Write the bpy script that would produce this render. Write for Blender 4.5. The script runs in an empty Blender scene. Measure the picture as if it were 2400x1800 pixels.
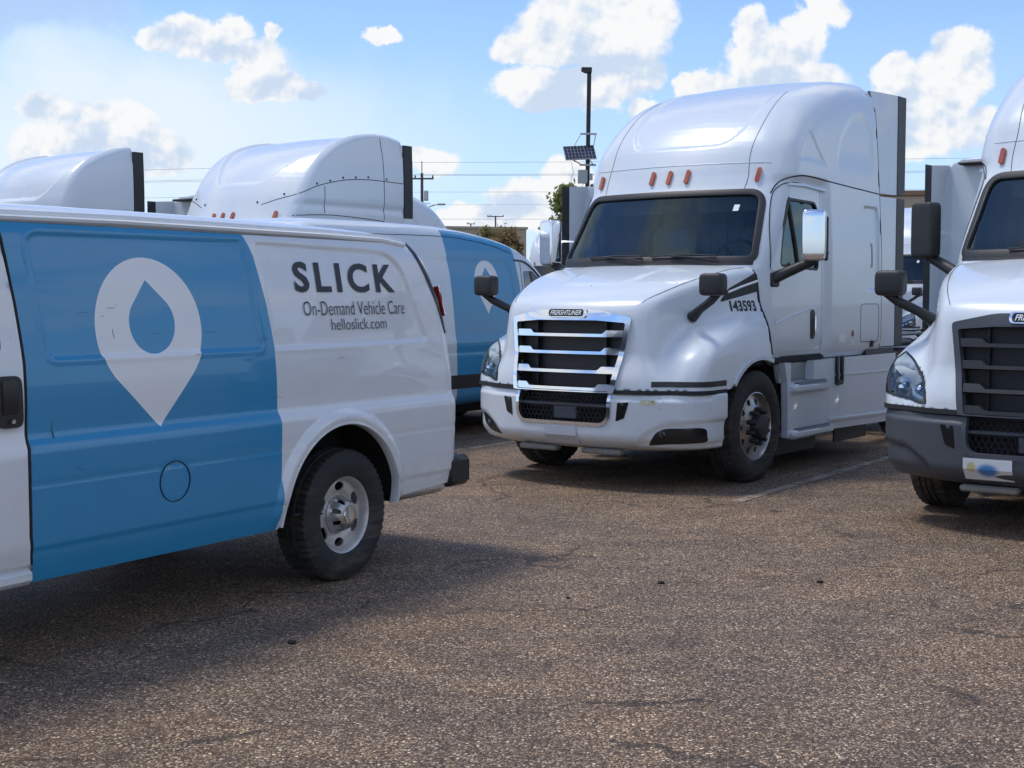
import bpy, math, random
import numpy as np
from mathutils import Vector, Matrix, geometry

R = math.radians
random.seed(7)
rng = np.random.default_rng(7)
SC = bpy.context.scene
COL = SC.collection

# ---------------------------------------------------------------- camera
CAM_H = 1.66
PITCH = math.atan((900 - 692) / 3200.0)
cam_d = bpy.data.cameras.new('camera'); cam = bpy.data.objects.new('camera', cam_d); COL.objects.link(cam)
cam.location = (0, 0, CAM_H); cam.rotation_euler = (math.pi / 2 - PITCH, 0, 0)
cam_d.sensor_fit = 'HORIZONTAL'; cam_d.sensor_width = 36.0; cam_d.lens = 48.0
cam_d.clip_start = 0.05; cam_d.clip_end = 3000
SC.camera = cam

# ---------------------------------------------------------------- light and sky
SUN_AZ, SUN_EL = R(-74), R(66)          # azimuth measured from +Y towards +X
sun_dir = Vector((math.sin(SUN_AZ) * math.cos(SUN_EL), math.cos(SUN_AZ) * math.cos(SUN_EL), math.sin(SUN_EL)))
sun_d = bpy.data.lights.new('sun', 'SUN'); sun = bpy.data.objects.new('sun', sun_d); COL.objects.link(sun)
sun_d.energy = 1.3; sun_d.angle = R(13.0); sun_d.color = (1.0, 0.93, 0.82)
sun.rotation_euler = sun_dir.to_track_quat('Z', 'Y').to_euler()
SKY_STRENGTH = 0.12
SC.view_settings.view_transform = 'Standard'; SC.view_settings.look = 'None'
SC.view_settings.exposure = 0.76; SC.view_settings.gamma = 1.0
SC.view_settings.use_curve_mapping = False
SC.render.engine = 'CYCLES'
SC.cycles.use_denoising = True; SC.cycles.use_adaptive_sampling = True; SC.cycles.adaptive_threshold = 0.02; SC.cycles.adaptive_min_samples = 16
SC.cycles.max_bounces = 7; SC.cycles.diffuse_bounces = 3; SC.cycles.glossy_bounces = 4
SC.cycles.transparent_max_bounces = 12; SC.cycles.transmission_bounces = 4
SC.cycles.sample_clamp_indirect = 6.0
SC.cycles.caustics_reflective = False; SC.cycles.caustics_refractive = False


def pix_dir(px, py):
    """direction of a point of the sky, from its place in the 2212-wide view"""
    x, y = px * 2400 / 2212.0, py * 2400 / 2212.0
    d = ((x - 1200) / 3200.0, 1.0, -(y - 900) / 3200.0)
    c, s = math.cos(PITCH), math.sin(PITCH)
    v = Vector((d[0], d[1] * c + d[2] * s, -d[1] * s + d[2] * c)); v.normalize()
    return v


class NT:
    """tiny node-tree writer"""
    def __init__(self, tree):
        self.t = tree; tree.nodes.clear()
    def n(self, typ, **kw):
        nd = self.t.nodes.new(typ)
        for k, v in kw.items():
            if k.startswith('i_'):
                key = k[2:]; key = int(key) if key.isdigit() else key
                sock = nd.inputs[key]
                if hasattr(v, 'is_output') or isinstance(v, bpy.types.NodeSocket): self.t.links.new(v, sock)
                else: sock.default_value = v
            else: setattr(nd, k, v)
        return nd
    def math(self, op, a, b=None, c=None, clamp=False):
        nd = self.t.nodes.new('ShaderNodeMath'); nd.operation = op; nd.use_clamp = clamp
        for i, v in enumerate((a, b, c)):
            if v is None: continue
            if isinstance(v, bpy.types.NodeSocket): self.t.links.new(v, nd.inputs[i])
            else: nd.inputs[i].default_value = v
        return nd.outputs[0]
    def vmath(self, op, a, b=None, out=0):
        nd = self.t.nodes.new('ShaderNodeVectorMath'); nd.operation = op
        for i, v in enumerate((a, b)):
            if v is None: continue
            if isinstance(v, bpy.types.NodeSocket): self.t.links.new(v, nd.inputs[i])
            else: nd.inputs[i].default_value = v
        return nd.outputs[out]
    def mix(self, f, a, b, blend='MIX'):
        nd = self.t.nodes.new('ShaderNodeMix'); nd.data_type = 'RGBA'; nd.blend_type = blend
        for i, v in ((0, f), (6, a), (7, b)):
            if isinstance(v, bpy.types.NodeSocket): self.t.links.new(v, nd.inputs[i])
            else: nd.inputs[i].default_value = v if i == 0 else (*v, 1.0)[:4]
        return nd.outputs[2]
    def ramp(self, f, lo, hi, a=0.0, b=1.0, smooth=True):
        nd = self.t.nodes.new('ShaderNodeMapRange'); nd.clamp = True
        if smooth: nd.interpolation_type = 'SMOOTHSTEP'
        self.t.links.new(f, nd.inputs[0])
        for i, v in enumerate((lo, hi, a, b)): nd.inputs[i + 1].default_value = v
        return nd.outputs[0]
    def link(self, a, b): self.t.links.new(a, b)


def build_world():
    w = bpy.data.worlds.new('World'); SC.world = w; w.use_nodes = True
    T = NT(w.node_tree)
    out = T.n('ShaderNodeOutputWorld'); bg = T.n('ShaderNodeBackground'); bg.inputs[1].default_value = 1.0
    T.link(bg.outputs[0], out.inputs[0])
    sky = T.n('ShaderNodeTexSky', sky_type='NISHITA')
    sky.sun_disc = False; sky.sun_elevation = SUN_EL; sky.sun_rotation = SUN_AZ
    sky.altitude = 50; sky.air_density = 1.0; sky.dust_density = 0.6; sky.ozone_density = 2.2
    tc = T.n('ShaderNodeTexCoord'); d = tc.outputs['Generated']
    sep = T.n('ShaderNodeSeparateXYZ', i_0=d)
    skyc = T.vmath('SCALE', sky.outputs[0]); skyc.node.inputs['Scale'].default_value = SKY_STRENGTH
    # thin moisture whitening the low sky
    hz = T.ramp(sep.outputs[2], -0.02, 0.30, 1.0, 0.0)
    hz = T.math('MULTIPLY', hz, 0.55)
    skyc = T.vmath('MULTIPLY', skyc, (0.60, 0.73, 0.95))
    base = T.mix(hz, skyc, (0.43, 0.53, 0.645))
    # warped direction for ragged cloud outlines
    n1 = T.n('ShaderNodeTexNoise', i_Vector=d, i_Scale=26.0, i_Detail=5.0, i_Roughness=0.62)
    n2 = T.n('ShaderNodeTexNoise', i_Vector=d, i_Scale=75.0, i_Detail=5.0, i_Roughness=0.6)
    n3 = T.n('ShaderNodeTexNoise', i_Vector=d, i_Scale=9.0, i_Detail=5.0, i_Roughness=0.55)
    off = T.vmath('SUBTRACT', n1.outputs['Color'], (0.5, 0.5, 0.5))
    off = T.vmath('MULTIPLY', off, (0.030, 0.030, 0.030))
    dd = T.vmath('ADD', d, off)
    blobs = [  # centre x, y, radius x, y (places in the 2212-wide view)
        (345, 90, 55, 34), (430, 78, 100, 46), (500, 68, 46, 38), (470, 100, 80, 30),
        (583, 80, 18, 34), (572, 150, 62, 62), (600, 188, 112, 34), (530, 180, 50, 40),
        (825, 72, 52, 20), (1175, 105, 120, 46), (1260, 60, 150, 75), (1370, 40, 100, 80), (1330, 110, 120, 55),
        (1180, 190, 120, 46), (1290, 185, 130, 50), (1395, 165, 55, 34),
        (1620, 75, 44, 62), (1660, 130, 110, 70), (1735, 75, 55, 55), (1790, 20, 44, 44), (1555, 190, 90, 40), (1700, 180, 130, 50),
        (1500, 190, 40, 34), (1940, 165, 50, 46), (2085, 105, 62, 50), (2060, 170, 80, 70), (1990, 215, 120, 55), (2115, 265, 46, 34),
        (2000, 290, 140, 60), (105, 235, 60, 34), (250, 265, 90, 58), (290, 330, 130, 60), (75, 320, 60, 42), (180, 310, 90, 50),
        (1150, 425, 120, 46), (1235, 385, 56, 46), (930, 350, 70, 36), (1060, 470, 200, 34), (1390, 232, 34, 20)]
    acc = None; k = 3200 * 2212 / 2400.0
    for (bx, by, rx, ry) in blobs:
        c = pix_dir(bx, by); sx, sy, sz = k / rx, 0.35 * k / rx, k / ry
        nd = T.n('ShaderNodeVectorMath', operation='MULTIPLY_ADD'); T.link(dd, nd.inputs[0])
        nd.inputs[1].default_value = (sx, sy, sz); nd.inputs[2].default_value = (-c.x * sx, -c.y * sy, -c.z * sz)
        q = T.vmath('LENGTH', nd.outputs[0], out=1)
        acc = q if acc is None else T.math('MINIMUM', acc, q)
    f0 = acc
    n5 = T.n('ShaderNodeTexNoise', i_Vector=T.vmath('ADD', d, (-0.007, 0.0, 0.012)), i_Scale=24.0, i_Detail=3.0, i_Roughness=0.5)
    n6 = T.n('ShaderNodeTexNoise', i_Vector=d, i_Scale=24.0, i_Detail=3.0, i_Roughness=0.5)
    nz = T.math('MULTIPLY', T.math('SUBTRACT', n2.outputs[0], 0.5), 1.05)
    nb = T.math('MULTIPLY', T.math('SUBTRACT', n1.outputs[0], 0.5), 1.25)
    dens = T.math('ADD', T.math('MULTIPLY', T.math('SUBTRACT', 1.0, f0), 2.6), T.math('ADD', nz, nb))
    a_in = T.ramp(dens, -0.08, 0.62)
    # the same kind of broken cumulus all round the sky, outside the part placed above
    sz = T.math('ADD', T.math('MAXIMUM', sep.outputs[2], 0.0), 0.22)
    pl = T.vmath('DIVIDE', d, T.n('ShaderNodeCombineXYZ', i_0=sz, i_1=sz, i_2=sz).outputs[0])
    n4 = T.n('ShaderNodeTexNoise', i_Vector=pl, i_Scale=1.5, i_Detail=9.0, i_Roughness=0.58)
    gen = T.ramp(n4.outputs[0], 0.46, 0.58)
    vdir = Vector((0, 1, 0.13)).normalized()
    cosv = T.vmath('DOT_PRODUCT', d, tuple(vdir), out=1)
    msk = T.ramp(cosv, 0.90, 0.82)
    gen = T.math('MULTIPLY', gen, msk)
    up = T.ramp(sep.outputs[2], -0.01, 0.05)
    alpha = T.math('MULTIPLY', T.math('MAXIMUM', a_in, gen), up)
    # lit tops, greyer bellies
    lit = T.math('ADD', T.math('MULTIPLY', T.math('SUBTRACT', n6.outputs[0], n5.outputs[0]), 3.6), 0.80)
    n7 = T.n('ShaderNodeTexNoise', i_Vector=T.vmath('ADD', d, (-0.0025, 0.0, 0.004)), i_Scale=75.0, i_Detail=5.0, i_Roughness=0.6)
    lit = T.math('ADD', lit, T.math('MULTIPLY', T.math('SUBTRACT', n2.outputs[0], n7.outputs[0]), 1.5))
    bel = None
    for (bx, by, rx, ry) in ((430, 95, 150, 50), (590, 185, 140, 50), (1280, 135, 240, 75), (1270, 210, 230, 50), (1660, 185, 170, 50), (2040, 260, 160, 70), (120, 250, 80, 40), (270, 320, 170, 70), (1130, 445, 160, 40)):
        c = pix_dir(bx, by); sx, sy, sz = k / rx, 0.35 * k / rx, k / ry
        nd = T.n('ShaderNodeVectorMath', operation='MULTIPLY_ADD'); T.link(dd, nd.inputs[0])
        nd.inputs[1].default_value = (sx, sy, sz); nd.inputs[2].default_value = (-c.x * sx, -c.y * sy, -c.z * sz)
        q = T.math('SUBTRACT', 1.0, T.vmath('LENGTH', nd.outputs[0], out=1), clamp=True)
        bel = q if bel is None else T.math('MAXIMUM', bel, q)
    lit = T.math('SUBTRACT', lit, T.math('MULTIPLY', bel, 0.85))
    lit = T.ramp(lit, -0.05, 0.95)
    ccol = T.mix(lit, (0.36, 0.43, 0.53), (0.56, 0.565, 0.57))
    # veil and a grey flat cloud on the sunward side
    def soft(px, py, rx, ry, lo, hi, wob):
        c = pix_dir(px, py); k = 3200 * 2212 / 2400.0
        o3 = T.vmath('MULTIPLY', T.vmath('SUBTRACT', n3.outputs['Color'], (0.5, 0.5, 0.5)), (wob, wob, wob))
        v = T.vmath('SUBTRACT', T.vmath('ADD', d, o3), (c.x, c.y, c.z))
        v = T.vmath('MULTIPLY', v, (k / rx, 0.2 * k / rx, k / ry))
        return T.ramp(T.vmath('LENGTH', v, out=1), lo, hi)
    veil = T.math('MULTIPLY', soft(250, 280, 800, 220, 1.15, 0.15, 0.12), 0.9)
    base = T.mix(veil, base, (0.49, 0.545, 0.58))
    grey = T.math('MULTIPLY', soft(60, 30, 190, 75, 1.1, 0.55, 0.10), 0.75)
    base = T.mix(grey, base, (0.27, 0.37, 0.54))
    final = T.mix(alpha, base, ccol)
    T.link(final, bg.inputs[0])
    w.cycles.sampling_method = 'MANUAL'; w.cycles.sample_map_resolution = 256


build_world()

# ---------------------------------------------------------------- material kit
MATS = {}


def mat(name, col=(0.5, 0.5, 0.5), rough=0.5, metal=0.0, coat=0.0, spec=0.5, var=0.0, vscale=6.0, rvar=0.0, bump=0.0, bscale=200.0,
        dirt=0.0, dirtz=(0.3, 1.1), emit=None, specks=0.0):
    if name in MATS: return MATS[name]
    m = bpy.data.materials.new(name); m.use_nodes = True
    T = NT(m.node_tree)
    out = T.n('ShaderNodeOutputMaterial'); b = T.n('ShaderNodeBsdfPrincipled'); T.link(b.outputs[0], out.inputs[0])
    b.inputs['Base Color'].default_value = (*col, 1); b.inputs['Roughness'].default_value = rough
    b.inputs['Metallic'].default_value = metal; b.inputs['Coat Weight'].default_value = coat; b.inputs['Coat Roughness'].default_value = 0.03; b.inputs['Coat IOR'].default_value = 1.6
    b.inputs['Specular IOR Level'].default_value = spec
    tc = T.n('ShaderNodeTexCoord'); v = tc.outputs['Object']
    c = None
    if var:
        n = T.n('ShaderNodeTexNoise', i_Vector=v, i_Scale=vscale, i_Detail=5.0, i_Roughness=0.6)
        c = T.mix(n.outputs[0], tuple(x * (1 - var) for x in col), tuple(min(1, x * (1 + var)) for x in col))
        if rvar:
            rr = T.ramp(n.outputs[0], 0.3, 0.7, max(0.02, rough - rvar), rough + rvar); T.link(rr, b.inputs['Roughness'])
    if dirt:
        sep = T.n('ShaderNodeSeparateXYZ', i_0=v)
        n = T.n('ShaderNodeTexNoise', i_Vector=T.vmath('MULTIPLY', v, (1.2, 1.2, 5.0)), i_Scale=3.0, i_Detail=7.0, i_Roughness=0.7)
        low = T.ramp(sep.outputs[2], dirtz[1], dirtz[0])
        f = T.math('MULTIPLY', T.ramp(n.outputs[0], 0.40, 0.75), T.math('ADD', T.math('MULTIPLY', low, dirt), dirt * 0.18), clamp=True)
        c = T.mix(f, c if c is not None else col, (0.20, 0.165, 0.12))
    if specks:
        vo = T.n('ShaderNodeTexVoronoi', i_Vector=v, i_Scale=16.0); vo.inputs['Randomness'].default_value = 1.0
        sepc = T.n('ShaderNodeSeparateXYZ', i_0=vo.outputs['Color'])
        keep = T.math('GREATER_THAN', sepc.outputs[0], 1.0 - specks)
        dot = T.math('MULTIPLY', T.ramp(vo.outputs['Distance'], 0.075, 0.05), keep)
        c = T.mix(T.math('MULTIPLY', dot, 0.8), c if c is not None else col, (0.03, 0.03, 0.03))
    if c is not None: T.link(c, b.inputs['Base Color'])
    if bump:
        n = T.n('ShaderNodeTexNoise', i_Vector=v, i_Scale=bscale, i_Detail=3.0)
        bp = T.n('ShaderNodeBump'); bp.inputs['Strength'].default_value = bump; bp.inputs['Distance'].default_value = 0.004
        T.link(n.outputs[0], bp.inputs['Height']); T.link(bp.outputs[0], b.inputs['Normal'])
    if emit:
        b.inputs['Emission Color'].default_value = (*emit[:3], 1); b.inputs['Emission Strength'].default_value = emit[3]
    MATS[name] = m
    return m


def leaf_mat(name, col):
    m = bpy.data.materials.new(name); m.use_nodes = True; T = NT(m.node_tree); out = T.n('ShaderNodeOutputMaterial')
    n = T.n('ShaderNodeTexNoise', i_Vector=T.n('ShaderNodeTexCoord').outputs['Object'], i_Scale=1.6, i_Detail=3.0)
    c = T.mix(n.outputs[0], tuple(v * .6 for v in col), tuple(v * 1.4 for v in col))
    a = T.n('ShaderNodeBsdfDiffuse', i_Color=c); b = T.n('ShaderNodeBsdfTranslucent', i_Color=c); mx = T.n('ShaderNodeMixShader'); mx.inputs[0].default_value = 0.45
    T.link(a.outputs[0], mx.inputs[1]); T.link(b.outputs[0], mx.inputs[2]); T.link(mx.outputs[0], out.inputs[0])
    return m


def glass_mat(name, tint, rough=0.0, refl=1.0):
    if name in MATS: return MATS[name]
    m = bpy.data.materials.new(name); m.use_nodes = True
    T = NT(m.node_tree); out = T.n('ShaderNodeOutputMaterial')
    tr = T.n('ShaderNodeBsdfTransparent'); tr.inputs[0].default_value = (*tint, 1)
    gl = T.n('ShaderNodeBsdfGlossy'); gl.inputs['Roughness'].default_value = rough; gl.inputs[0].default_value = (0.72, 0.92, 1.0, 1)
    fr = T.n('ShaderNodeFresnel'); fr.inputs[0].default_value = 1.52
    f = T.math('MULTIPLY', fr.outputs[0], 1.2 * refl, clamp=True)
    mx = T.n('ShaderNodeMixShader'); T.link(f, mx.inputs[0]); T.link(tr.outputs[0], mx.inputs[1]); T.link(gl.outputs[0], mx.inputs[2])
    T.link(mx.outputs[0], out.inputs[0]); MATS[name] = m
    return m


WHITE = mat('white paint', (0.655, 0.715, 0.765), 0.28, coat=0.5, var=0.04, vscale=1.5, specks=0.05, dirt=0.10, dirtz=(0.3, 1.2))
WHITE_VAN = mat('van white paint', (0.715, 0.745, 0.765), 0.32, coat=0.8, var=0.04, vscale=2.0, dirt=0.35, dirtz=(0.35, 0.75), specks=0.04)
BLUE = mat('blue vinyl', (0.020, 0.25, 0.48), 0.32, coat=0.5, var=0.08, vscale=1.6, specks=0.03)
PINWHITE = mat('white vinyl', (0.80, 0.81, 0.81), 0.36, coat=0.3, var=0.04, vscale=3.0, specks=0.05)
CHROME = mat('chrome', (0.80, 0.82, 0.85), 0.10, metal=1.0, var=0.04, vscale=8)
ALLOY = mat('polished alloy', (0.46, 0.45, 0.43), 0.33, metal=0.9, var=0.15, vscale=9, rvar=0.1)
STEEL_SILVER = mat('silver wheel paint', (0.60, 0.59, 0.57), 0.40, metal=0.45, var=0.12, vscale=10, dirt=0.3, dirtz=(0.1, 0.7))
BLACK = mat('black plastic', (0.018, 0.019, 0.021), 0.48, var=0.2, vscale=12, bump=0.15, bscale=500)
BLACKGLOSS = mat('gloss black plastic', (0.012, 0.013, 0.015), 0.2, var=0.1)
GREYPL = mat('dark grey plastic', (0.062, 0.072, 0.088), 0.52, var=0.10, vscale=7, bump=0.12, bscale=400, specks=0.03)
BUGGY = mat('bug spattered white paint', (0.655, 0.715, 0.765), 0.28, coat=0.5, var=0.03, vscale=1.5, specks=0.22, dirt=0.25, dirtz=(0.25, 0.5))
RUBBER = mat('tyre rubber', (0.017, 0.018, 0.019), 0.78, var=0.3, vscale=9, bump=0.2, bscale=120, dirt=0.35, dirtz=(-0.6, 0.6))
SEAM = mat('shadow gap', (0.012, 0.013, 0.016), 0.7, var=0.1)
DARKIN = mat('dark interior', (0.010, 0.011, 0.013), 0.8, var=0.3, vscale=5)
INTERIOR = mat('cab trim grey', (0.17, 0.175, 0.18), 0.75, var=0.2, vscale=5)
AMBER = mat('amber lens', (0.40, 0.075, 0.02), 0.15, coat=0.8, var=0.15, vscale=60)
RED = mat('red lens', (0.30, 0.010, 0.014), 0.15, coat=0.9, var=0.1, vscale=40)
GRILLEPL = mat('black grille plastic', (0.030, 0.034, 0.040), 0.5, var=0.1, vscale=9)
INK = mat('black lettering', (0.014, 0.017, 0.026), 0.4, var=0.2, vscale=20)
STEPM = mat('tread plate aluminium', (0.35, 0.36, 0.38), 0.38, metal=0.8, var=0.15, vscale=30)
GLASS = glass_mat('tinted windscreen', (0.66, 0.78, 0.77))
SIDEGLASS = glass_mat('tinted side glass', (0.72, 0.80, 0.78))
LENS = glass_mat('clear lens', (0.90, 0.93, 0.95), 0.0, 1.3)
BOWL = mat('headlight reflector', (0.78, 0.80, 0.83), 0.22, metal=0.8, var=0.1, vscale=12)

# ---------------------------------------------------------------- scene graph helpers


def mesh_np(name, V, faces, mats=(), smooth=True, midx=None, normals=None):
    me = bpy.data.meshes.new(name)
    V = np.asarray(V, dtype=np.float32)
    if isinstance(faces, np.ndarray):
        k = faces.shape[1]; nf = len(faces)
        me.vertices.add(len(V)); me.vertices.foreach_set('co', V.ravel())
        me.loops.add(nf * k); me.loops.foreach_set('vertex_index', faces.astype(np.int32).ravel())
        me.polygons.add(nf); me.polygons.foreach_set('loop_start', np.arange(0, nf * k, k, dtype=np.int32))
        me.update(calc_edges=True)
    else:
        me.from_pydata(V.tolist(), [], faces)
    for m in mats: me.materials.append(m)
    if midx is not None: me.polygons.foreach_set('material_index', np.asarray(midx, dtype=np.int32))
    if smooth: me.polygons.foreach_set('use_smooth', np.ones(len(me.polygons), dtype=bool))
    me.validate(clean_customdata=False); me.update()
    if normals is not None: me.normals_split_custom_set_from_vertices(np.asarray(normals, dtype=np.float32).tolist())
    return me


def obj(name, me, parent=None, m=None, **props):
    o = bpy.data.objects.new(name, me); COL.objects.link(o)
    if parent is not None: o.parent = parent
    if m is not None and me is not None and len(me.materials) == 0: me.materials.append(m)
    for k, v in props.items(): o[k] = v
    return o


def thing(name, label, cat, loc=(0, 0, 0), rz=0.0, group=None):
    o = bpy.data.objects.new(name, None); COL.objects.link(o); o.empty_display_size = 0.2
    o.location = loc; o.rotation_euler = (0, 0, rz); o['label'] = label; o['category'] = cat
    if group: o['group'] = group
    return o


def copy_tree(o, parent=None, over=None, skip=()):
    over = over or {}
    c = o.copy(); COL.objects.link(c); c.parent = parent
    base = o.name.split('.')[0]
    if base in over and c.type == 'MESH':
        for s, mm in zip(c.material_slots, over[base] if isinstance(over[base], (list, tuple)) else [over[base]]):
            s.link = 'OBJECT'; s.material = mm
    for ch in list(o.children):
        if ch.name.split('.')[0] in skip: continue
        copy_tree(ch, c, over, skip)
    return c


class MB:
    """collects simple solids into one mesh"""
    def __init__(self): self.V = []; self.F = []
    def add(self, V, F):
        o = len(self.V); self.V += [tuple(v) for v in V]; self.F += [tuple(i + o for i in f) for f in F]; return self
    def box(self, c, s, bev=0.0, rot=None):
        hx, hy, hz = s[0] / 2, s[1] / 2, s[2] / 2
        if bev <= 0:
            P = [(x, y, z) for x in (-hx, hx) for y in (-hy, hy) for z in (-hz, hz)]
            F = [(0, 1, 3, 2), (4, 6, 7, 5), (0, 4, 5, 1), (2, 3, 7, 6), (0, 2, 6, 4), (1, 5, 7, 3)]
        else:
            b = min(bev, hx * .95, hy * .95, hz * .95); P = []; idx = {}
            for sx in (-1, 1):
                for sy in (-1, 1):
                    for sz in (-1, 1):
                        for a in range(3):
                            p = [sx * (hx - b), sy * (hy - b), sz * (hz - b)]; p[a] = (sx * hx, sy * hy, sz * hz)[a]
                            idx[(sx, sy, sz, a)] = len(P); P.append(tuple(p))
            F = []
            s2 = (-1, 1)
            for s_ in s2:
                F.append([idx[(s_, y, z, 0)] for y, z in ((-1, -1), (1, -1), (1, 1), (-1, 1))][::s_])
                F.append([idx[(x, s_, z, 1)] for x, z in ((-1, -1), (-1, 1), (1, 1), (1, -1))][::s_])
                F.append([idx[(x, y, s_, 2)] for x, y in ((-1, -1), (1, -1), (1, 1), (-1, 1))][::s_])
            for a in s2:
                for bb in s2:
                    F.append([idx[(a, bb, -1, 0)], idx[(a, bb, 1, 0)], idx[(a, bb, 1, 1)], idx[(a, bb, -1, 1)]])
                    F.append([idx[(a, -1, bb, 0)], idx[(a, 1, bb, 0)], idx[(a, 1, bb, 2)], idx[(a, -1, bb, 2)]])
                    F.append([idx[(-1, a, bb, 1)], idx[(1, a, bb, 1)], idx[(1, a, bb, 2)], idx[(-1, a, bb, 2)]])
                    for z in s2: F.append([idx[(a, bb, z, 0)], idx[(a, bb, z, 1)], idx[(a, bb, z, 2)]])
        out = []
        for p in P:
            v = Vector(p)
            if rot is not None: v = rot @ v
            out.append((v.x + c[0], v.y + c[1], v.z + c[2]))
        return self.add(out, F)
    def rbox(self, c, s, e=0.35, n=18, rot=None):
        """superquadric: a box with soft, full corners"""
        V = []; F = []; sg = lambda v, p: math.copysign(abs(v) ** p, v); m = n // 2 + 1
        for i in range(m):
            a = -math.pi / 2 + math.pi * i / (m - 1)
            for j in range(n):
                b = 2 * math.pi * (j + .5) / n
                v = Vector((s[0] / 2 * sg(math.cos(a), e) * sg(math.cos(b), e), s[1] / 2 * sg(math.cos(a), e) * sg(math.sin(b), e), s[2] / 2 * sg(math.sin(a), e)))
                if rot is not None: v = rot @ v
                V.append((v.x + c[0], v.y + c[1], v.z + c[2]))
        for i in range(m - 1):
            for j in range(n): F.append((i * n + j, i * n + (j + 1) % n, (i + 1) * n + (j + 1) % n, (i + 1) * n + j))
        return self.add(V, F)
    def tube(self, pts, r, n=8, closed=False, caps=True):
        V, F = tube_np(pts, r, n, closed, caps); return self.add(V, F)
    def lathe(self, prof, n=32, axis='y', c=(0, 0, 0)):
        V, F = lathe_np(prof, n, axis, c); return self.add(V, F)
    def prism(self, poly, a, b, axis='y'):
        """polygon in the two other axes, extruded from a to b along axis"""
        n = len(poly); V = []
        for t in (a, b):
            for (p, q) in poly: V.append({'y': (p, t, q), 'x': (t, p, q), 'z': (p, q, t)}[axis])
        F = [tuple(range(n)), tuple(range(2 * n - 1, n - 1, -1))] + [(i, i + n, (i + 1) % n + n, (i + 1) % n) for i in range(n)]
        return self.add(V, F)
    def build(self, name, m, parent=None, smooth=False, **props):
        me = mesh_np(name, self.V, self.F, [m], smooth=False)
        import bmesh
        bm = bmesh.new(); bm.from_mesh(me); bmesh.ops.recalc_face_normals(bm, faces=bm.faces); bm.to_mesh(me); bm.free()
        if smooth:
            me.polygons.foreach_set('use_smooth', np.ones(len(me.polygons), dtype=bool))
            me.set_sharp_from_angle(angle=R(38))
        return obj(name, me, parent, **props)


def frames(pts, closed):
    P = np.asarray(pts, float); n = len(P)
    if closed: T = np.roll(P, -1, 0) - np.roll(P, 1, 0)
    else:
        T = np.empty_like(P); T[1:-1] = P[2:] - P[:-2]; T[0] = P[1] - P[0]; T[-1] = P[-1] - P[-2]
    T /= np.linalg.norm(T, axis=1)[:, None] + 1e-12
    return P, T


def tube_np(pts, r, n=8, closed=False, caps=True):
    P, T = frames(pts, closed); m = len(P)
    r = np.broadcast_to(np.asarray(r, float), (m,))
    up = np.array([0, 0, 1.0]) if abs(T[0][2]) < 0.9 else np.array([1.0, 0, 0])
    V = []; a = up - T[0] * np.dot(up, T[0]); a /= np.linalg.norm(a)
    for i in range(m):
        a = a - T[i] * np.dot(a, T[i]); a /= np.linalg.norm(a) + 1e-12; b = np.cross(T[i], a)
        for k in range(n):
            t = 2 * math.pi * k / n; V.append(tuple(P[i] + r[i] * (a * math.cos(t) + b * math.sin(t))))
    F = []
    for i in range(m if closed else m - 1):
        j = (i + 1) % m
        for k in range(n): F.append((i * n + k, i * n + (k + 1) % n, j * n + (k + 1) % n, j * n + k))
    if caps and not closed: F.append(tuple(range(n - 1, -1, -1))); F.append(tuple((m - 1) * n + k for k in range(n)))
    return V, F


def sweep_np(pts, nrm, prof, closed=False, caps=True):
    """profile (a across, b along the normal) swept along a path lying on a surface"""
    P, T = frames(pts, closed); N = np.asarray(nrm, float); m = len(P); k = len(prof)
    B = np.cross(T, N); B /= np.linalg.norm(B, axis=1)[:, None] + 1e-12
    N = np.cross(B, T); N /= np.linalg.norm(N, axis=1)[:, None] + 1e-12
    V = []
    for i in range(m):
        for (a, b) in prof: V.append(tuple(P[i] + B[i] * a + N[i] * b))
    F = []
    for i in range(m if closed else m - 1):
        j = (i + 1) % m
        for q in range(k): F.append((i * k + q, i * k + (q + 1) % k, j * k + (q + 1) % k, j * k + q))
    if caps and not closed: F.append(tuple(range(k))); F.append(tuple((m - 1) * k + q for q in range(k - 1, -1, -1)))
    return V, F


def lathe_np(prof, n=32, axis='y', c=(0, 0, 0)):
    V = []; F = []; m = len(prof)
    for i in range(n):
        t = 2 * math.pi * i / n
        for (r, h) in prof:
            p = {'y': (r * math.cos(t), h, r * math.sin(t)), 'z': (r * math.cos(t), r * math.sin(t), h), 'x': (h, r * math.cos(t), r * math.sin(t))}[axis]
            V.append((p[0] + c[0], p[1] + c[1], p[2] + c[2]))
    for i in range(n):
        j = (i + 1) % n
        for q in range(m - 1): F.append((i * m + q, j * m + q, j * m + q + 1, i * m + q + 1))
    return V, F

# ---------------------------------------------------------------- implicit bodywork kit


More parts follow.
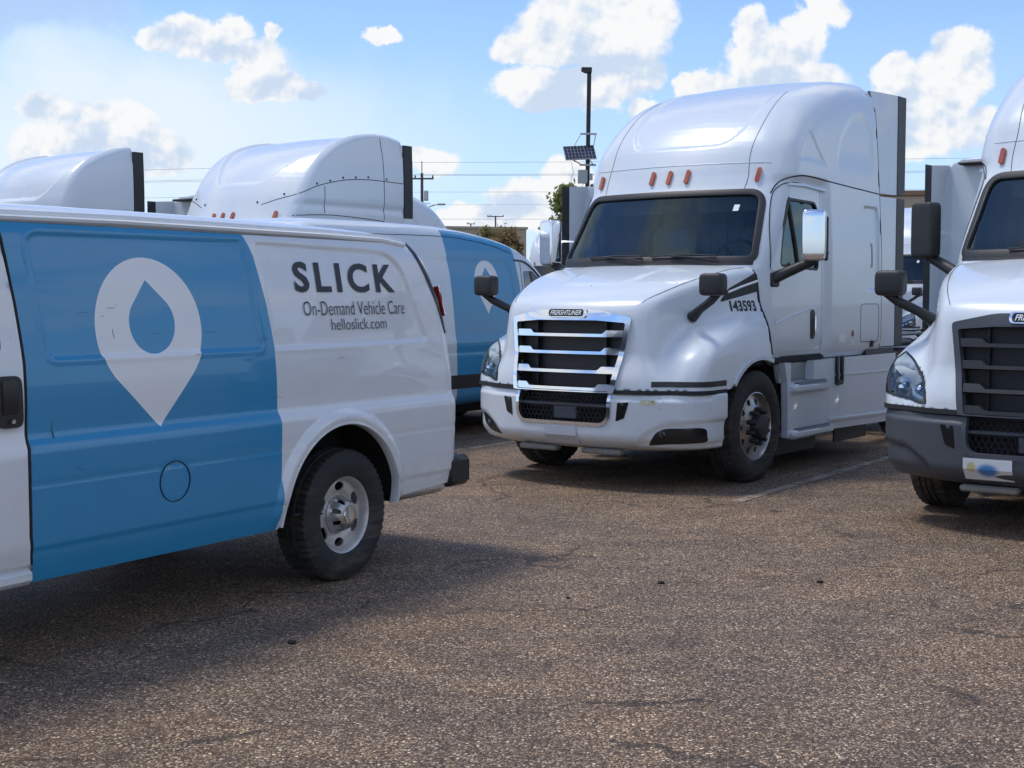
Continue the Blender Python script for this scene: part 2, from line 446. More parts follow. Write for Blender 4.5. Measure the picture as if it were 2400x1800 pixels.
def smax(a, b, k): h = np.maximum(k - np.abs(a - b), 0.0) / k; return np.maximum(a, b) + h * h * k * 0.25
def smin(a, b, k): return -smax(-a, -b, k)
def sstep(x, a, b):
    t = np.clip((x - a) / (b - a), 0, 1); return t * t * (3 - 2 * t)
def curve(xs, ys):
    xs = np.asarray(xs, float); ys = np.asarray(ys, float)
    if xs[0] > xs[-1]: xs, ys = xs[::-1], ys[::-1]
    # smooth monotone-ish cubic through the points
    m = np.gradient(ys, xs)
    d = np.diff(ys) / np.diff(xs)
    for i in range(1, len(xs) - 1):
        m[i] = 0.0 if d[i - 1] * d[i] <= 0 else 2 * d[i - 1] * d[i] / (d[i - 1] + d[i])
    m[0] = d[0]; m[-1] = d[-1]
    def f(x):
        x = np.clip(x, xs[0], xs[-1]); i = np.clip(np.searchsorted(xs, x) - 1, 0, len(xs) - 2)
        h = xs[i + 1] - xs[i]; t = (x - xs[i]) / h
        return ((1 + 2 * t) * (1 - t) ** 2) * ys[i] + t * (1 - t) ** 2 * h * m[i] + t * t * (3 - 2 * t) * ys[i + 1] + t * t * (t - 1) * h * m[i + 1]
    return f
def smooth_poly(pts, per=8, closed=False):
    """Catmull-Rom through points"""
    P = [np.asarray(p, float) for p in pts]; n = len(P); out = []
    for i in range(n if closed else n - 1):
        a, b, c, d = (P[(i - 1) % n] if closed or i > 0 else P[0], P[i], P[(i + 1) % n], P[(i + 2) % n] if closed or i < n - 2 else P[-1])
        for k in range(per):
            t = k / per
            out.append(0.5 * ((2 * b) + (-a + c) * t + (2 * a - 5 * b + 4 * c - d) * t * t + (-a + 3 * b - 3 * c + d) * t ** 3))
    if not closed: out.append(P[-1])
    return [tuple(p) for p in out]
def round_poly(pts, r, n=5):
    """polygon with rounded corners; r one number or one per corner"""
    m = len(pts); out = []
    rs = [r] * m if not hasattr(r, '__len__') else r
    for i in range(m):
        p0, p1, p2 = (np.asarray(pts[(i - 1) % m], float), np.asarray(pts[i], float), np.asarray(pts[(i + 1) % m], float))
        a = p0 - p1; b = p2 - p1; la, lb = np.linalg.norm(a), np.linalg.norm(b)
        q = min(rs[i], la * 0.48, lb * 0.48)
        if q < 1e-5: out.append(tuple(p1)); continue
        s, e = p1 + a / la * q, p1 + b / lb * q
        for k in range(n + 1):
            t = k / n; out.append(tuple((1 - t) ** 2 * s + 2 * t * (1 - t) * p1 + t * t * e))
    return out
def dens(pts, step, closed=True):
    out = []; n = len(pts)
    for i in range(n if closed else n - 1):
        a = np.asarray(pts[i], float); b = np.asarray(pts[(i + 1) % n], float); k = max(1, int(np.linalg.norm(b - a) / step + .5))
        for j in range(k): out.append(tuple(a + (b - a) * j / k))
    if not closed: out.append(tuple(pts[-1]))
    return out
def sd_poly(poly):
    P = np.asarray(poly, float); n = len(P)
    def f(x, y):
        d = np.full(np.shape(x), 1e9); s = np.zeros(np.shape(x), dtype=bool)
        for i in range(n):
            ax, ay = P[i]; bx, by = P[(i + 1) % n]; ex, ey = bx - ax, by - ay
            wx, wy = x - ax, y - ay
            t = np.clip((wx * ex + wy * ey) / (ex * ex + ey * ey + 1e-12), 0, 1)
            d = np.minimum(d, (wx - ex * t) ** 2 + (wy - ey * t) ** 2)
            if ey != 0:
                c = (ay > y) != (by > y)
                s ^= c & (x < ex * (y - ay) / ey + ax)
        return np.where(s, -1.0, 1.0) * np.sqrt(d)
    return f
def in_poly(poly, x, y):
    P = np.asarray(poly, float); n = len(P); s = np.zeros(np.shape(x), dtype=bool)
    for i in range(n):
        ax, ay = P[i]; bx, by = P[(i + 1) % n]
        if ay == by: continue
        s ^= ((ay > y) != (by > y)) & (x < (bx - ax) * (y - ay) / (by - ay) + ax)
    return s
def grad(F, P, e=1.5e-3):
    x, y, z = P[:, 0], P[:, 1], P[:, 2]
    return np.stack([F(x + e, y, z) - F(x - e, y, z), F(x, y + e, z) - F(x, y - e, z), F(x, y, z + e) - F(x, y, z - e)], 1) / (2 * e)


def nets(F, lo, hi, h, sym=True, newton=3):
    """surface-net mesh of F < 0; with sym only y >= 0 is computed and mirrored"""
    xs = np.arange(lo[0], hi[0] + h, h); ys = np.arange(-h / 2 if sym else lo[1], hi[1] + h, h); zs = np.arange(lo[2], hi[2] + h, h)
    nx, ny, nz = len(xs), len(ys), len(zs); C = 4
    ic = [np.append(np.arange(0, n - 1, C), n - 1) for n in (nx, ny, nz)]
    X, Y, Z = np.meshgrid(xs[ic[0]], ys[ic[1]], zs[ic[2]], indexing='ij'); Vc = F(X, Y, Z)
    near = np.abs(Vc) < C * h * 1.9
    blk = np.zeros(tuple(n - 1 for n in Vc.shape), bool)
    for (i, j, k) in [(i, j, k) for i in (0, 1) for j in (0, 1) for k in (0, 1)]:
        blk |= near[i:near.shape[0] - 1 + i, j:near.shape[1] - 1 + j, k:near.shape[2] - 1 + k]
    def up(n, m): return np.minimum(np.arange(n) // C, m - 1)
    ui, uj, uk = up(nx, blk.shape[0]), up(ny, blk.shape[1]), up(nz, blk.shape[2])
    act = blk[np.ix_(ui, uj, uk)]
    for ax in range(3):      # block borders belong to both neighbours
        sh = np.zeros_like(act); sl = [slice(None)] * 3; sl2 = [slice(None)] * 3
        sl[ax] = slice(1, None); sl2[ax] = slice(0, -1); sh[tuple(sl)] = act[tuple(sl2)]; act = act | sh
    V = Vc[:-1, :-1, :-1][np.ix_(ui, uj, uk)].copy()
    A = np.argwhere(act); V[act] = F(xs[A[:, 0]], ys[A[:, 1]], zs[A[:, 2]]); S = V < 0
    nx, ny, nz = S.shape
    cnt = np.zeros((nx - 1, ny - 1, nz - 1), np.int8)
    cor = [(i, j, k) for i in (0, 1) for j in (0, 1) for k in (0, 1)]
    for (i, j, k) in cor: cnt += S[i:nx - 1 + i, j:ny - 1 + j, k:nz - 1 + k]
    mixed = (cnt > 0) & (cnt < 8); I = np.argwhere(mixed); nv = len(I)
    idx = np.full(mixed.shape, -1, np.int64); idx[mixed] = np.arange(nv)
    acc = np.zeros((nv, 3)); w = np.zeros(nv); O = np.array([xs[0], ys[0], zs[0]])
    for a in cor:
        for ax in range(3):
            if a[ax]: continue
            b = list(a); b[ax] = 1
            va = V[I[:, 0] + a[0], I[:, 1] + a[1], I[:, 2] + a[2]]; vb = V[I[:, 0] + b[0], I[:, 1] + b[1], I[:, 2] + b[2]]
            c = (va < 0) != (vb < 0); t = np.where(c, va / np.where(c, va - vb, 1), 0)
            p = I + np.array(a, float); p[:, ax] += t
            acc[c] += p[c]; w[c] += 1
    P = O + acc / w[:, None] * h
    P0 = P.copy()
    for _ in range(newton):
        g = grad(F, P); f = F(P[:, 0], P[:, 1], P[:, 2]); st = (f / (np.sum(g * g, 1) + 1e-9))[:, None] * g
        L = np.linalg.norm(st, axis=1); st *= np.minimum(1, 0.5 * h / (L + 1e-9))[:, None]; P = P - st
        dlt = P - P0; L = np.linalg.norm(dlt, axis=1); P = P0 + dlt * np.minimum(1, 0.8 * h / (L + 1e-9))[:, None]
    faces = []
    for ax in range(3):
        u, v = [(1, 2), (2, 0), (0, 1)][ax]
        sl0 = [slice(None)] * 3; sl1 = [slice(None)] * 3
        sl0[ax] = slice(0, -1); sl1[ax] = slice(1, None)
        A = S[tuple(sl0)]; B = S[tuple(sl1)]
        E = np.argwhere(A != B)
        ok = np.ones(len(E), bool)
        for q in (u, v): ok &= (E[:, q] > 0) & (E[:, q] < S.shape[q] - 1)
        E = E[ok]; fl = A[E[:, 0], E[:, 1], E[:, 2]]
        def cell(du, dv):
            c = E.copy(); c[:, u] -= du; c[:, v] -= dv; return idx[c[:, 0], c[:, 1], c[:, 2]]
        q = np.stack([cell(1, 1), cell(0, 1), cell(0, 0), cell(1, 0)], 1)
        q[~fl] = q[~fl][:, ::-1]; faces.append(q)
    Q = np.concatenate(faces); Q = Q[(Q >= 0).all(1)]
    N = grad(F, P); N /= np.linalg.norm(N, axis=1)[:, None] + 1e-9
    if sym:
        mid = I[:, 1] == 0; P[mid, 1] = 0; N[mid, 1] = 0
        mp = np.where(mid, np.arange(nv), 0); oth = np.where(~mid)[0]; mp[oth] = nv + np.arange(len(oth))
        P2 = P[oth] * np.array([1, -1, 1.]); N2 = N[oth] * np.array([1, -1, 1.])
        P = np.concatenate([P, P2]); N = np.concatenate([N, N2]); Q = np.concatenate([Q, mp[Q][:, ::-1]])
    return P, Q, N


def drop(F, P, d, far=1.6, step=0.02):
    """first point of F = 0 along d from each P; the point, or the closest approach"""
    P = np.asarray(P, float); d = np.asarray(d, float); n = len(P)
    d = np.broadcast_to(d, P.shape); t = np.zeros(n); last = np.zeros(n); done = np.zeros(n, bool); best = np.full(n, 1e9); bt = np.zeros(n)
    act = np.arange(n)
    for _ in range(160):
        q = P[act] + d[act] * t[act][:, None]; f = F(q[:, 0], q[:, 1], q[:, 2])
        b = f < best[act]; best[act[b]] = f[b]; bt[act[b]] = t[act[b]]
        hit = f < 0; done[act[hit]] = True
        go = act[~hit]; last[go] = t[go]; t[go] += np.clip(f[~hit] * 0.55, 0.003, 0.25)
        act = go[t[go] < far]
        if not len(act): break
    lo = np.where(done, last, bt); hi = np.where(done, t, bt); I = np.where(done)[0]
    for _ in range(7):
        m = (lo[I] + hi[I]) / 2; q = P[I] + d[I] * m[:, None]; s = F(q[:, 0], q[:, 1], q[:, 2]) < 0
        hi[I] = np.where(s, m, hi[I]); lo[I] = np.where(s, lo[I], m)
    return P + d * ((lo + hi) / 2)[:, None]


AX = {'y': (lambda a: np.stack([a[:, 0], np.full(len(a), 1.75), a[:, 1]], 1), np.array([0, -1., 0])),
      'x': (lambda a: np.stack([np.full(len(a), 1.9), a[:, 0], a[:, 1]], 1), np.array([-1., 0, 0])),
      'z': (lambda a: np.stack([a[:, 0], a[:, 1], np.full(len(a), 4.6)], 1), np.array([0, 0, -1.]))}


def onto(F, pts2, axis, off=0.0, start=None, far=3.4, disp=None):
    a = np.asarray(pts2, float); mk, d = AX[axis]; P = mk(a)
    if start is not None: P[:, 'xyz'.index(axis)] = start
    Q = drop(F, P, d, far)
    N = grad(F, Q); N /= np.linalg.norm(N, axis=1)[:, None] + 1e-9
    if disp is not None: Q = Q + N * disp(a[:, 0], a[:, 1])[:, None]
    if off: Q = Q + N * off
    return Q, N


def cdt(outline, holes=(), lines=(), res=0.03):
    """constrained triangulation of an outline with holes and inner boundary lines; returns points, triangles"""
    pts = []; edges = []
    def loop(L, closed=True):
        o = len(pts); pts.extend(L); n = len(L)
        for i in range(n if closed else n - 1): edges.append((o + i, o + (i + 1) % n))
    loop(outline)
    for hL in holes: loop(hL)
    for L in lines: loop(L)
    A = np.asarray(outline); x0, y0 = A.min(0); x1, y1 = A.max(0)
    if res:
        gx = np.arange(x0, x1, res); gy = np.arange(y0, y1, res * 0.87)
        X, Y = np.meshgrid(gx, gy, indexing='ij'); X = X + (np.arange(len(gy)) % 2) * res * .5; X = X.ravel(); Y = Y.ravel()
        ok = in_poly(outline, X, Y)
        for hL in holes: ok &= ~in_poly(hL, X, Y)
        X, Y = X[ok], Y[ok]
        B = np.asarray(pts)
        # keep clear of the constraint points
        cell = {}
        for bx, by in B: cell.setdefault((int(bx / res), int(by / res)), []).append((bx, by))
        keep = []
        for i in range(len(X)):
            cx, cy = int(X[i] / res), int(Y[i] / res); bad = False
            for a in (-1, 0, 1):
                for b in (-1, 0, 1):
                    for (px, py) in cell.get((cx + a, cy + b), ()):
                        if (px - X[i]) ** 2 + (py - Y[i]) ** 2 < (0.4 * res) ** 2: bad = True
            if not bad: keep.append(i)
        pts = pts + [(X[i], Y[i]) for i in keep]
    r = geometry.delaunay_2d_cdt([Vector(p[:2]) for p in pts], edges, [], 0, 1e-6)
    V = np.array([tuple(v) for v in r[0]]); T = np.array([f for f in r[2] if len(f) == 3])
    c = V[T].mean(1); ok = in_poly(outline, c[:, 0], c[:, 1])
    for hL in holes: ok &= ~in_poly(hL, c[:, 0], c[:, 1])
    return V, T[ok], c[ok]


def patch(name, F, outline, axis, m, parent=None, holes=(), off=0.0, res=0.04, start=None, mirror=False, regions=(), disp=None, thick=0.0, step=None, smooth=True, flip=False):
    outline = dens(outline, step or res)
    holes = [dens(h, step or res) for h in holes]; reg = [dens(r_, step or res) for r_, _ in regions]
    V2, T, c = cdt(outline, holes, reg, res)
    P, N = onto(F, V2, axis, off, start, disp=disp)
    midx = np.zeros(len(T), int); mats = [m]
    for i, (r_, mm) in enumerate(regions):
        mats.append(mm); midx[in_poly(reg[i], c[:, 0], c[:, 1])] = i + 1
    a = P[T]; fn = np.cross(a[:, 1] - a[:, 0], a[:, 2] - a[:, 0]).sum(0)
    d = -AX[axis][1]
    if np.dot(fn, d) < 0: T = T[:, ::-1]
    if thick:
        n = len(P); P = np.concatenate([P, P - N * thick])
        T2 = T[:, ::-1] + n; E = {}
        for t in T:
            for i in range(3):
                e = (t[i], t[(i + 1) % 3]); E[e] = 1
        rim = [(b, a_, a_ + n) for (a_, b) in E if (b, a_) not in E] + [(b, a_ + n, b + n) for (a_, b) in E if (b, a_) not in E]
        T = np.concatenate([T, T2, np.array(rim)]); midx = np.concatenate([midx, midx, np.zeros(len(rim), int)])
    if mirror: P = P * np.array([1, -1, 1.]); T = T[:, ::-1]
    me = mesh_np(name, P, T, mats, smooth=smooth, midx=midx)
    if thick: me.set_sharp_from_angle(angle=R(35))
    return obj(name, me, parent)


def trim(name, F, path2, axis, prof, m, parent=None, closed=True, off=0.0, step=0.03, start=None, mirror=False, disp=None):
    L = dens(path2, step, closed); P, N = onto(F, L, axis, off, start, disp=disp)
    V, Fc = sweep_np(P, N, prof, closed)
    if mirror: V = [(a, -b, c) for a, b, c in V]; Fc = [f[::-1] for f in Fc]
    mb = MB(); mb.V = V; mb.F = Fc
    return mb.build(name, m, parent, smooth=True)


def seam(name, F, path2, axis, parent, w=0.006, closed=False, start=None, mirror=False, m=None, step=0.03, disp=None, off=0.0):
    return trim(name, F, path2, axis, [(-w, -0.01), (w, -0.01), (w * .6, 0.0022), (-w * .6, 0.0022)], m or SEAM, parent, closed, off, step, start, mirror, disp)


def text_mesh(body, size=1.0, bold=0.0, shear=0.0, align='LEFT', space=1.0):
    cu = bpy.data.curves.new('lettering', 'FONT'); cu.body = body; cu.size = size; cu.offset = bold; cu.shear = shear; cu.align_x = align
    cu.space_character = space; cu.resolution_u = 4; cu.fill_mode = 'FRONT'
    o = bpy.data.objects.new('lettering_source', cu); COL.objects.link(o)
    dg = bpy.context.evaluated_depsgraph_get(); me = bpy.data.meshes.new_from_object(o.evaluated_get(dg))
    bpy.data.objects.remove(o); bpy.data.curves.remove(cu)
    V = np.array([v.co[:2] for v in me.vertices]); Fc = [tuple(p.vertices) for p in me.polygons]; bpy.data.meshes.remove(me)
    return V, Fc


def text_fit(body, x0, x1, z0, z1, **kw):
    """lettering scaled into a box; x runs from x0 to x1 in reading direction"""
    V, Fc = text_mesh(body, **kw); lo = V.min(0); hi = V.max(0); t = (V - lo) / (hi - lo)
    return np.stack([x0 + (x1 - x0) * t[:, 0], z0 + (z1 - z0) * t[:, 1]], 1), Fc


def lettering(name, F, body, x0, x1, z0, z1, axis, m, parent, off=0.003, start=None, **kw):
    V2, Fc = text_fit(body, x0, x1, z0, z1, **kw)
    P, N = onto(F, V2, axis, off, start)
    return obj(name, mesh_np(name, P, Fc, [m], smooth=False), parent)
# ---------------------------------------------------------------- ground


def asphalt_nodes(T):
    tc = T.n('ShaderNodeTexCoord'); v = tc.outputs['Object']
    warp = T.n('ShaderNodeTexNoise', i_Vector=v, i_Scale=60.0, i_Detail=2.0)
    vv = T.vmath('ADD', v, T.vmath('MULTIPLY', T.vmath('SUBTRACT', warp.outputs['Color'], (0.5, 0.5, 0.5)), (0.012, 0.012, 0.012)))
    big = T.n('ShaderNodeTexVoronoi', i_Vector=vv, i_Scale=72.0); big.feature = 'F1'
    sm = T.n('ShaderNodeTexVoronoi', i_Vector=vv, i_Scale=150.0); sm.feature = 'F1'
    c1 = T.n('ShaderNodeSeparateXYZ', i_0=big.outputs['Color']); c2 = T.n('ShaderNodeSeparateXYZ', i_0=sm.outputs['Color'])
    binder = (0.045, 0.035, 0.027)
    def chips(c):
        r = T.n('ShaderNodeValToRGB'); T.link(c.outputs[0], r.inputs[0]); e = r.color_ramp
        e.elements[0].position = 0.0; e.elements[0].color = (0.085, 0.064, 0.048, 1); e.elements[1].position = 1.0; e.elements[1].color = (0.56, 0.49, 0.40, 1)
        for p, cc in ((0.35, (0.14, 0.102, 0.072)), (0.62, (0.25, 0.19, 0.137)), (0.82, (0.29, 0.255, 0.22)), (0.94, (0.40, 0.335, 0.26))):
            q = e.elements.new(p); q.color = (*cc, 1)
        return r.outputs[0]
    col1 = T.mix(T.ramp(big.outputs['Distance'], 0.56, 0.40), binder, chips(c1))
    col2 = T.mix(T.ramp(sm.outputs['Distance'], 0.60, 0.42), binder, chips(c2))
    pick = T.math('GREATER_THAN', c1.outputs[1], 0.42)
    col = T.mix(pick, col2, col1)
    # broad wear: browner and greyer areas, tyre-polished paths
    n = T.n('ShaderNodeTexNoise', i_Vector=v, i_Scale=0.55, i_Detail=5.0, i_Roughness=0.6)
    m = T.n('ShaderNodeTexNoise', i_Vector=T.vmath('MULTIPLY', v, (1.0, 1.6, 1.0)), i_Scale=1.7, i_Detail=6.0, i_Roughness=0.65)
    col = T.mix(1.0, col, T.mix(T.ramp(n.outputs[0], 0.38, 0.64), (1.64, 1.50, 1.34), (1.98, 1.70, 1.40)), 'MULTIPLY')
    col = T.mix(1.0, col, T.mix(T.ramp(m.outputs[0], 0.35, 0.68), (0.78, 0.77, 0.77), (1.15, 1.12, 1.07)), 'MULTIPLY')
    ck = T.n('ShaderNodeTexVoronoi', i_Vector=T.vmath('ADD', T.vmath('MULTIPLY', v, (0.35, 0.55, 1)), T.vmath('MULTIPLY', T.n('ShaderNodeTexNoise', i_Vector=v, i_Scale=1.3, i_Detail=6.0).outputs['Color'], (0.5, 0.5, 0.5))), i_Scale=1.0)
    ck.feature = 'DISTANCE_TO_EDGE'
    crk = T.math('MULTIPLY', T.ramp(ck.outputs['Distance'], 0.010, 0.003), T.ramp(n.outputs[0], 0.46, 0.56))
    col = T.mix(T.math('MULTIPLY', crk, 0.7), col, (0.02, 0.017, 0.014))
    # rubbed tyre paths and oil drips
    wv = T.n('ShaderNodeTexNoise', i_Vector=T.vmath('MULTIPLY', T.n('ShaderNodeVectorRotate', i_Vector=v, i_Angle=0.62, rotation_type='Z_AXIS').outputs[0], (1.3, 0.10, 1)), i_Scale=1.0, i_Detail=4.0, i_Roughness=0.6)
    col = T.mix(T.math('MULTIPLY', T.ramp(wv.outputs[0], 0.56, 0.70), 0.28), col, (0.055, 0.048, 0.042))
    oil = T.n('ShaderNodeTexVoronoi', i_Vector=T.vmath('ADD', v, T.vmath('MULTIPLY', warp.outputs['Color'], (0.06, 0.06, 0.0))), i_Scale=0.9)
    oc = T.n('ShaderNodeSeparateXYZ', i_0=oil.outputs['Color'])
    col = T.mix(T.math('MULTIPLY', T.math('MULTIPLY', T.ramp(oil.outputs['Distance'], 0.17, 0.05), T.math('GREATER_THAN', oc.outputs[0], 0.75)), 0.30), col, (0.03, 0.026, 0.022))
    h = T.math('MULTIPLY', T.math('SUBTRACT', 0.7, big.outputs['Distance']), 1.0)
    h = T.math('ADD', h, T.math('MULTIPLY', T.math('SUBTRACT', 0.7, sm.outputs['Distance']), 0.45))
    h = T.math('ADD', h, T.math('MULTIPLY', c1.outputs[2], 0.6))
    h = T.math('SUBTRACT', h, T.math('MULTIPLY', crk, 1.5))
    bp = T.n('ShaderNodeBump'); bp.inputs['Strength'].default_value = 0.8; bp.inputs['Distance'].default_value = 0.008; T.link(h, bp.inputs['Height'])
    return v, col, bp.outputs[0]


def asphalt_mat():
    m = bpy.data.materials.new('chip seal asphalt'); m.use_nodes = True; T = NT(m.node_tree)
    out = T.n('ShaderNodeOutputMaterial'); b = T.n('ShaderNodeBsdfPrincipled'); T.link(b.outputs[0], out.inputs[0])
    v, col, nrm = asphalt_nodes(T)
    T.link(col, b.inputs['Base Color']); T.link(nrm, b.inputs['Normal']); b.inputs['Roughness'].default_value = 0.72
    b.inputs['Specular IOR Level'].default_value = 0.45
    return m


def line_mat():
    m = bpy.data.materials.new('worn line paint'); m.use_nodes = True; T = NT(m.node_tree)
    out = T.n('ShaderNodeOutputMaterial'); b = T.n('ShaderNodeBsdfPrincipled'); T.link(b.outputs[0], out.inputs[0])
    v, col, nrm = asphalt_nodes(T)
    n = T.n('ShaderNodeTexNoise', i_Vector=v, i_Scale=7.0, i_Detail=9.0, i_Roughness=0.75)
    f = T.math('MULTIPLY', T.ramp(n.outputs[0], 0.40, 0.58), 0.85)
    T.link(T.mix(f, col, (0.42, 0.37, 0.29)), b.inputs['Base Color']); T.link(nrm, b.inputs['Normal']); b.inputs['Roughness'].default_value = 0.7
    return m


def build_ground():
    xs = [-600, -60, -20, 20, 60, 600]; ys = [-60, 0, 30, 80, 200, 900]
    V = [(x, y, 0) for y in ys for x in xs]; n = len(xs)
    F = [(j * n + i, j * n + i + 1, (j + 1) * n + i + 1, (j + 1) * n + i) for j in range(len(ys) - 1) for i in range(n - 1)]
    obj('parking_lot_ground', mesh_np('ground', V, F, [asphalt_mat()], smooth=False), kind='structure', label='coarse brown chip seal asphalt of the parking lot')


build_ground()

# truck row frame: all rigs stand parallel
TH = R(37.0)
T_H = np.array([-math.sin(TH), -math.cos(TH)]); T_L = np.array([math.cos(TH), -math.sin(TH)])
T_O = np.array([1.225, 12.80]); T_RZ = math.atan2(T_H[1], T_H[0])


def row(x, y):
    """place in the lot: x metres ahead of, y metres to the left of the front axle of the truck with the bright grille"""
    p = T_O + T_H * x + T_L * y; return (float(p[0]), float(p[1]), 0.0)


def stall_line(y, y1, x0, x1, w=0.10):
    a = np.array(row(x0, y)[:2]); b = np.array(row(x1, y1)[:2]); d = (b - a) / np.linalg.norm(b - a); q = np.array([-d[1], d[0]]) * w / 2
    k = 24; V = []
    for i in range(k + 1):
        c = a + (b - a) * i / k; V += [(*(c - q), 0.004), (*(c + q), 0.004)]
    F = [(2 * i, 2 * i + 1, 2 * i + 3, 2 * i + 2) for i in range(k)]
    me = mesh_np('stall_line', V, F, [LINE], smooth=False)
    obj('stall_line', me, kind='structure')


LINE = line_mat()
for (yy, y2, x0, x1) in ((1.60, 1.15, 1.15, -9.0), (-2.46, -2.8, 1.1, -9.0), (-6.4, -6.8, 1.2, -9.0), (5.7, 5.3, 1.2, -9.0)): stall_line(yy, y2, x0, x1)

# ---------------------------------------------------------------- wheels


def tyre_mesh(Rr, w, rim, n=96, lugs=True, name='tyre'):
    hw = w / 2
    prof = [(rim - 0.012, hw * 0.55), (rim, hw * 0.80), (rim + 0.012, hw * 0.86), (rim + (Rr - rim) * .35, hw * 0.99), (rim + (Rr - rim) * .62, hw * 1.0), (Rr - 0.045, hw * 0.95),
            (Rr - 0.018, hw * 0.88), (Rr - 0.004, hw * 0.80), (Rr, hw * 0.66), (Rr, hw * .38), (Rr - .010, hw * .36), (Rr - .010, hw * .28), (Rr, hw * .26), (Rr, hw * .06), (Rr - .010, hw * .04)]
    prof = prof + [(r, -h) for r, h in prof[::-1]]
    m = len(prof); V = []; F = []
    for i in range(n):
        t = 2 * math.pi * i / n
        for q, (r, h) in enumerate(prof):
            if lugs and r > Rr - 0.02 and abs(h) > hw * .3 and i % 2: r = r - 0.012
            V.append((r * math.cos(t), h, r * math.sin(t)))
    for i in range(n):
        j = (i + 1) % n
        for q in range(m - 1): F.append((i * m + q, i * m + q + 1, j * m + q + 1, j * m + q))
    me = mesh_np(name, V, F, [RUBBER], smooth=True); me.set_sharp_from_angle(angle=R(30)); return me


def circ(cx, cy, rx, ry=None, n=24, rot=0.0):
    ry = ry or rx; out = []
    for i in range(n):
        t = 2 * math.pi * i / n; a, b = rx * math.cos(t), ry * math.sin(t)
        out.append((cx + a * math.cos(rot) - b * math.sin(rot), cy + a * math.sin(rot) + b * math.cos(rot)))
    return out


def disc(name, f, r1, holes, m, parent, res=0.02, thick=0.012, r0=None):
    hs = list(holes) + ([circ(0, 0, r0, n=32)] if r0 else [])
    V2, T, c = cdt(circ(0, 0, r1, n=64), hs, (), res)
    r = np.hypot(V2[:, 0], V2[:, 1]); P = np.stack([V2[:, 0], f(r), V2[:, 1]], 1)
    n = len(P); E = set()
    a = P[T]; fn = np.cross(a[:, 1] - a[:, 0], a[:, 2] - a[:, 0]).sum(0)
    if fn[1] < 0: T = T[:, ::-1]
    for t in T:
        for i in range(3): E.add((t[i], t[(i + 1) % 3]))
    rim = []
    for (p, q) in E:
        if (q, p) not in E: rim += [(q, p, p + n), (q, p + n, q + n)]
    P = np.concatenate([P, P - np.array([0, thick, 0])]); T = np.concatenate([T, T[:, ::-1] + n, np.array(rim)])
    me = mesh_np(name, P, T, [m], smooth=True); me.set_sharp_from_angle(angle=R(40))
    return obj(name, me, parent)


def part_empty(name, parent, loc=(0, 0, 0), rot=(0, 0, 0)):
    o = bpy.data.objects.new(name, None); COL.objects.link(o); o.parent = parent; o.location = loc; o.rotation_euler = rot; o.empty_display_size = 0.1
    return o


def van_wheel(parent, loc, side=1):
    w = part_empty('wheel', parent, loc, (0, 0, 0 if side > 0 else math.pi))
    obj('tyre', MESH_CACHE('van_tyre', lambda: tyre_mesh(0.385, 0.25, 0.225, 112)), w)
    mb = MB().lathe([(0.205, -0.11), (0.20, 0.03), (0.212, 0.085), (0.224, 0.098), (0.236, 0.104), (0.238, 0.098), (0.228, 0.085)], 64); mb.build('rim_barrel', STEEL_SILVER, w, smooth=True)
    f = curve([0.0, 0.09, 0.115, 0.15, 0.185, 0.208, 0.25], [0.075, 0.07, 0.035, 0.050, 0.052, 0.045, 0.04])
    hs = [circ(0.165 * math.cos(R(a)), 0.165 * math.sin(R(a)), 0.026, 0.042, 20, R(a)) for a in (92, 25, -35, -90, -150, 152)]
    disc('rim_face', f, 0.207, hs, STEEL_SILVER, w, res=0.014, r0=0.05)
    MB().lathe([(0.0, -0.02), (0.2, -0.02)], 32).build('brake_backing', DARKIN, w)
    g = curve([0.0, 0.05, 0.072, 0.086, 0.102, 0.114], [0.128, 0.127, 0.122, 0.108, 0.062, 0.045])
    disc('hub_cap', g, 0.113, [circ(0.088 * math.cos(R(a)), 0.088 * math.sin(R(a)), 0.019, 0.0135, 16, R(a)) for a in range(20, 380, 45)], ALLOY, w, res=0.008, thick=0.008)
    MB().lathe([(0.0, 0.10), (0.06, 0.10), (0.085, 0.075), (0.104, 0.04)], 24).build('cap_pocket', BLACKGLOSS, w)
    mb = MB().lathe([(0.047, 0.126), (0.044, 0.133), (0.0, 0.134)], 32); mb.build('cap_disc', CHROME, w, smooth=True)
    b = [(-.034, .004), (-.030, .012), (-.012, .012), (-.012, .017), (.014, .017), (.014, .012), (.032, .012), (.036, .004), (.034, -.012), (.012, -.012), (.012, -.017), (-.014, -.017), (-.014, -.012), (-.036, -.012)]
    rot = R(78); b = [(p * math.cos(rot) - q * math.sin(rot), p * math.sin(rot) + q * math.cos(rot)) for p, q in b]
    MB().prism(b, 0.1335, 0.1375, 'y').build('cap_emblem', STEEL_SILVER, w)
    MB().tube([(0.195, 0.06, 0.03), (0.205, 0.095, 0.033)], 0.006).build('valve', BLACK, w)
    return w


_mc = {}


def MESH_CACHE(k, fn):
    if k not in _mc: _mc[k] = fn()
    return _mc[k]


# ---------------------------------------------------------------- cargo van in front
VTH = R(31.7)
V_H = np.array([-math.sin(VTH), -math.cos(VTH)]); V_L = np.array([math.cos(VTH), -math.sin(VTH)])
VAN_O = (-1.813, 8.349, 0.0)


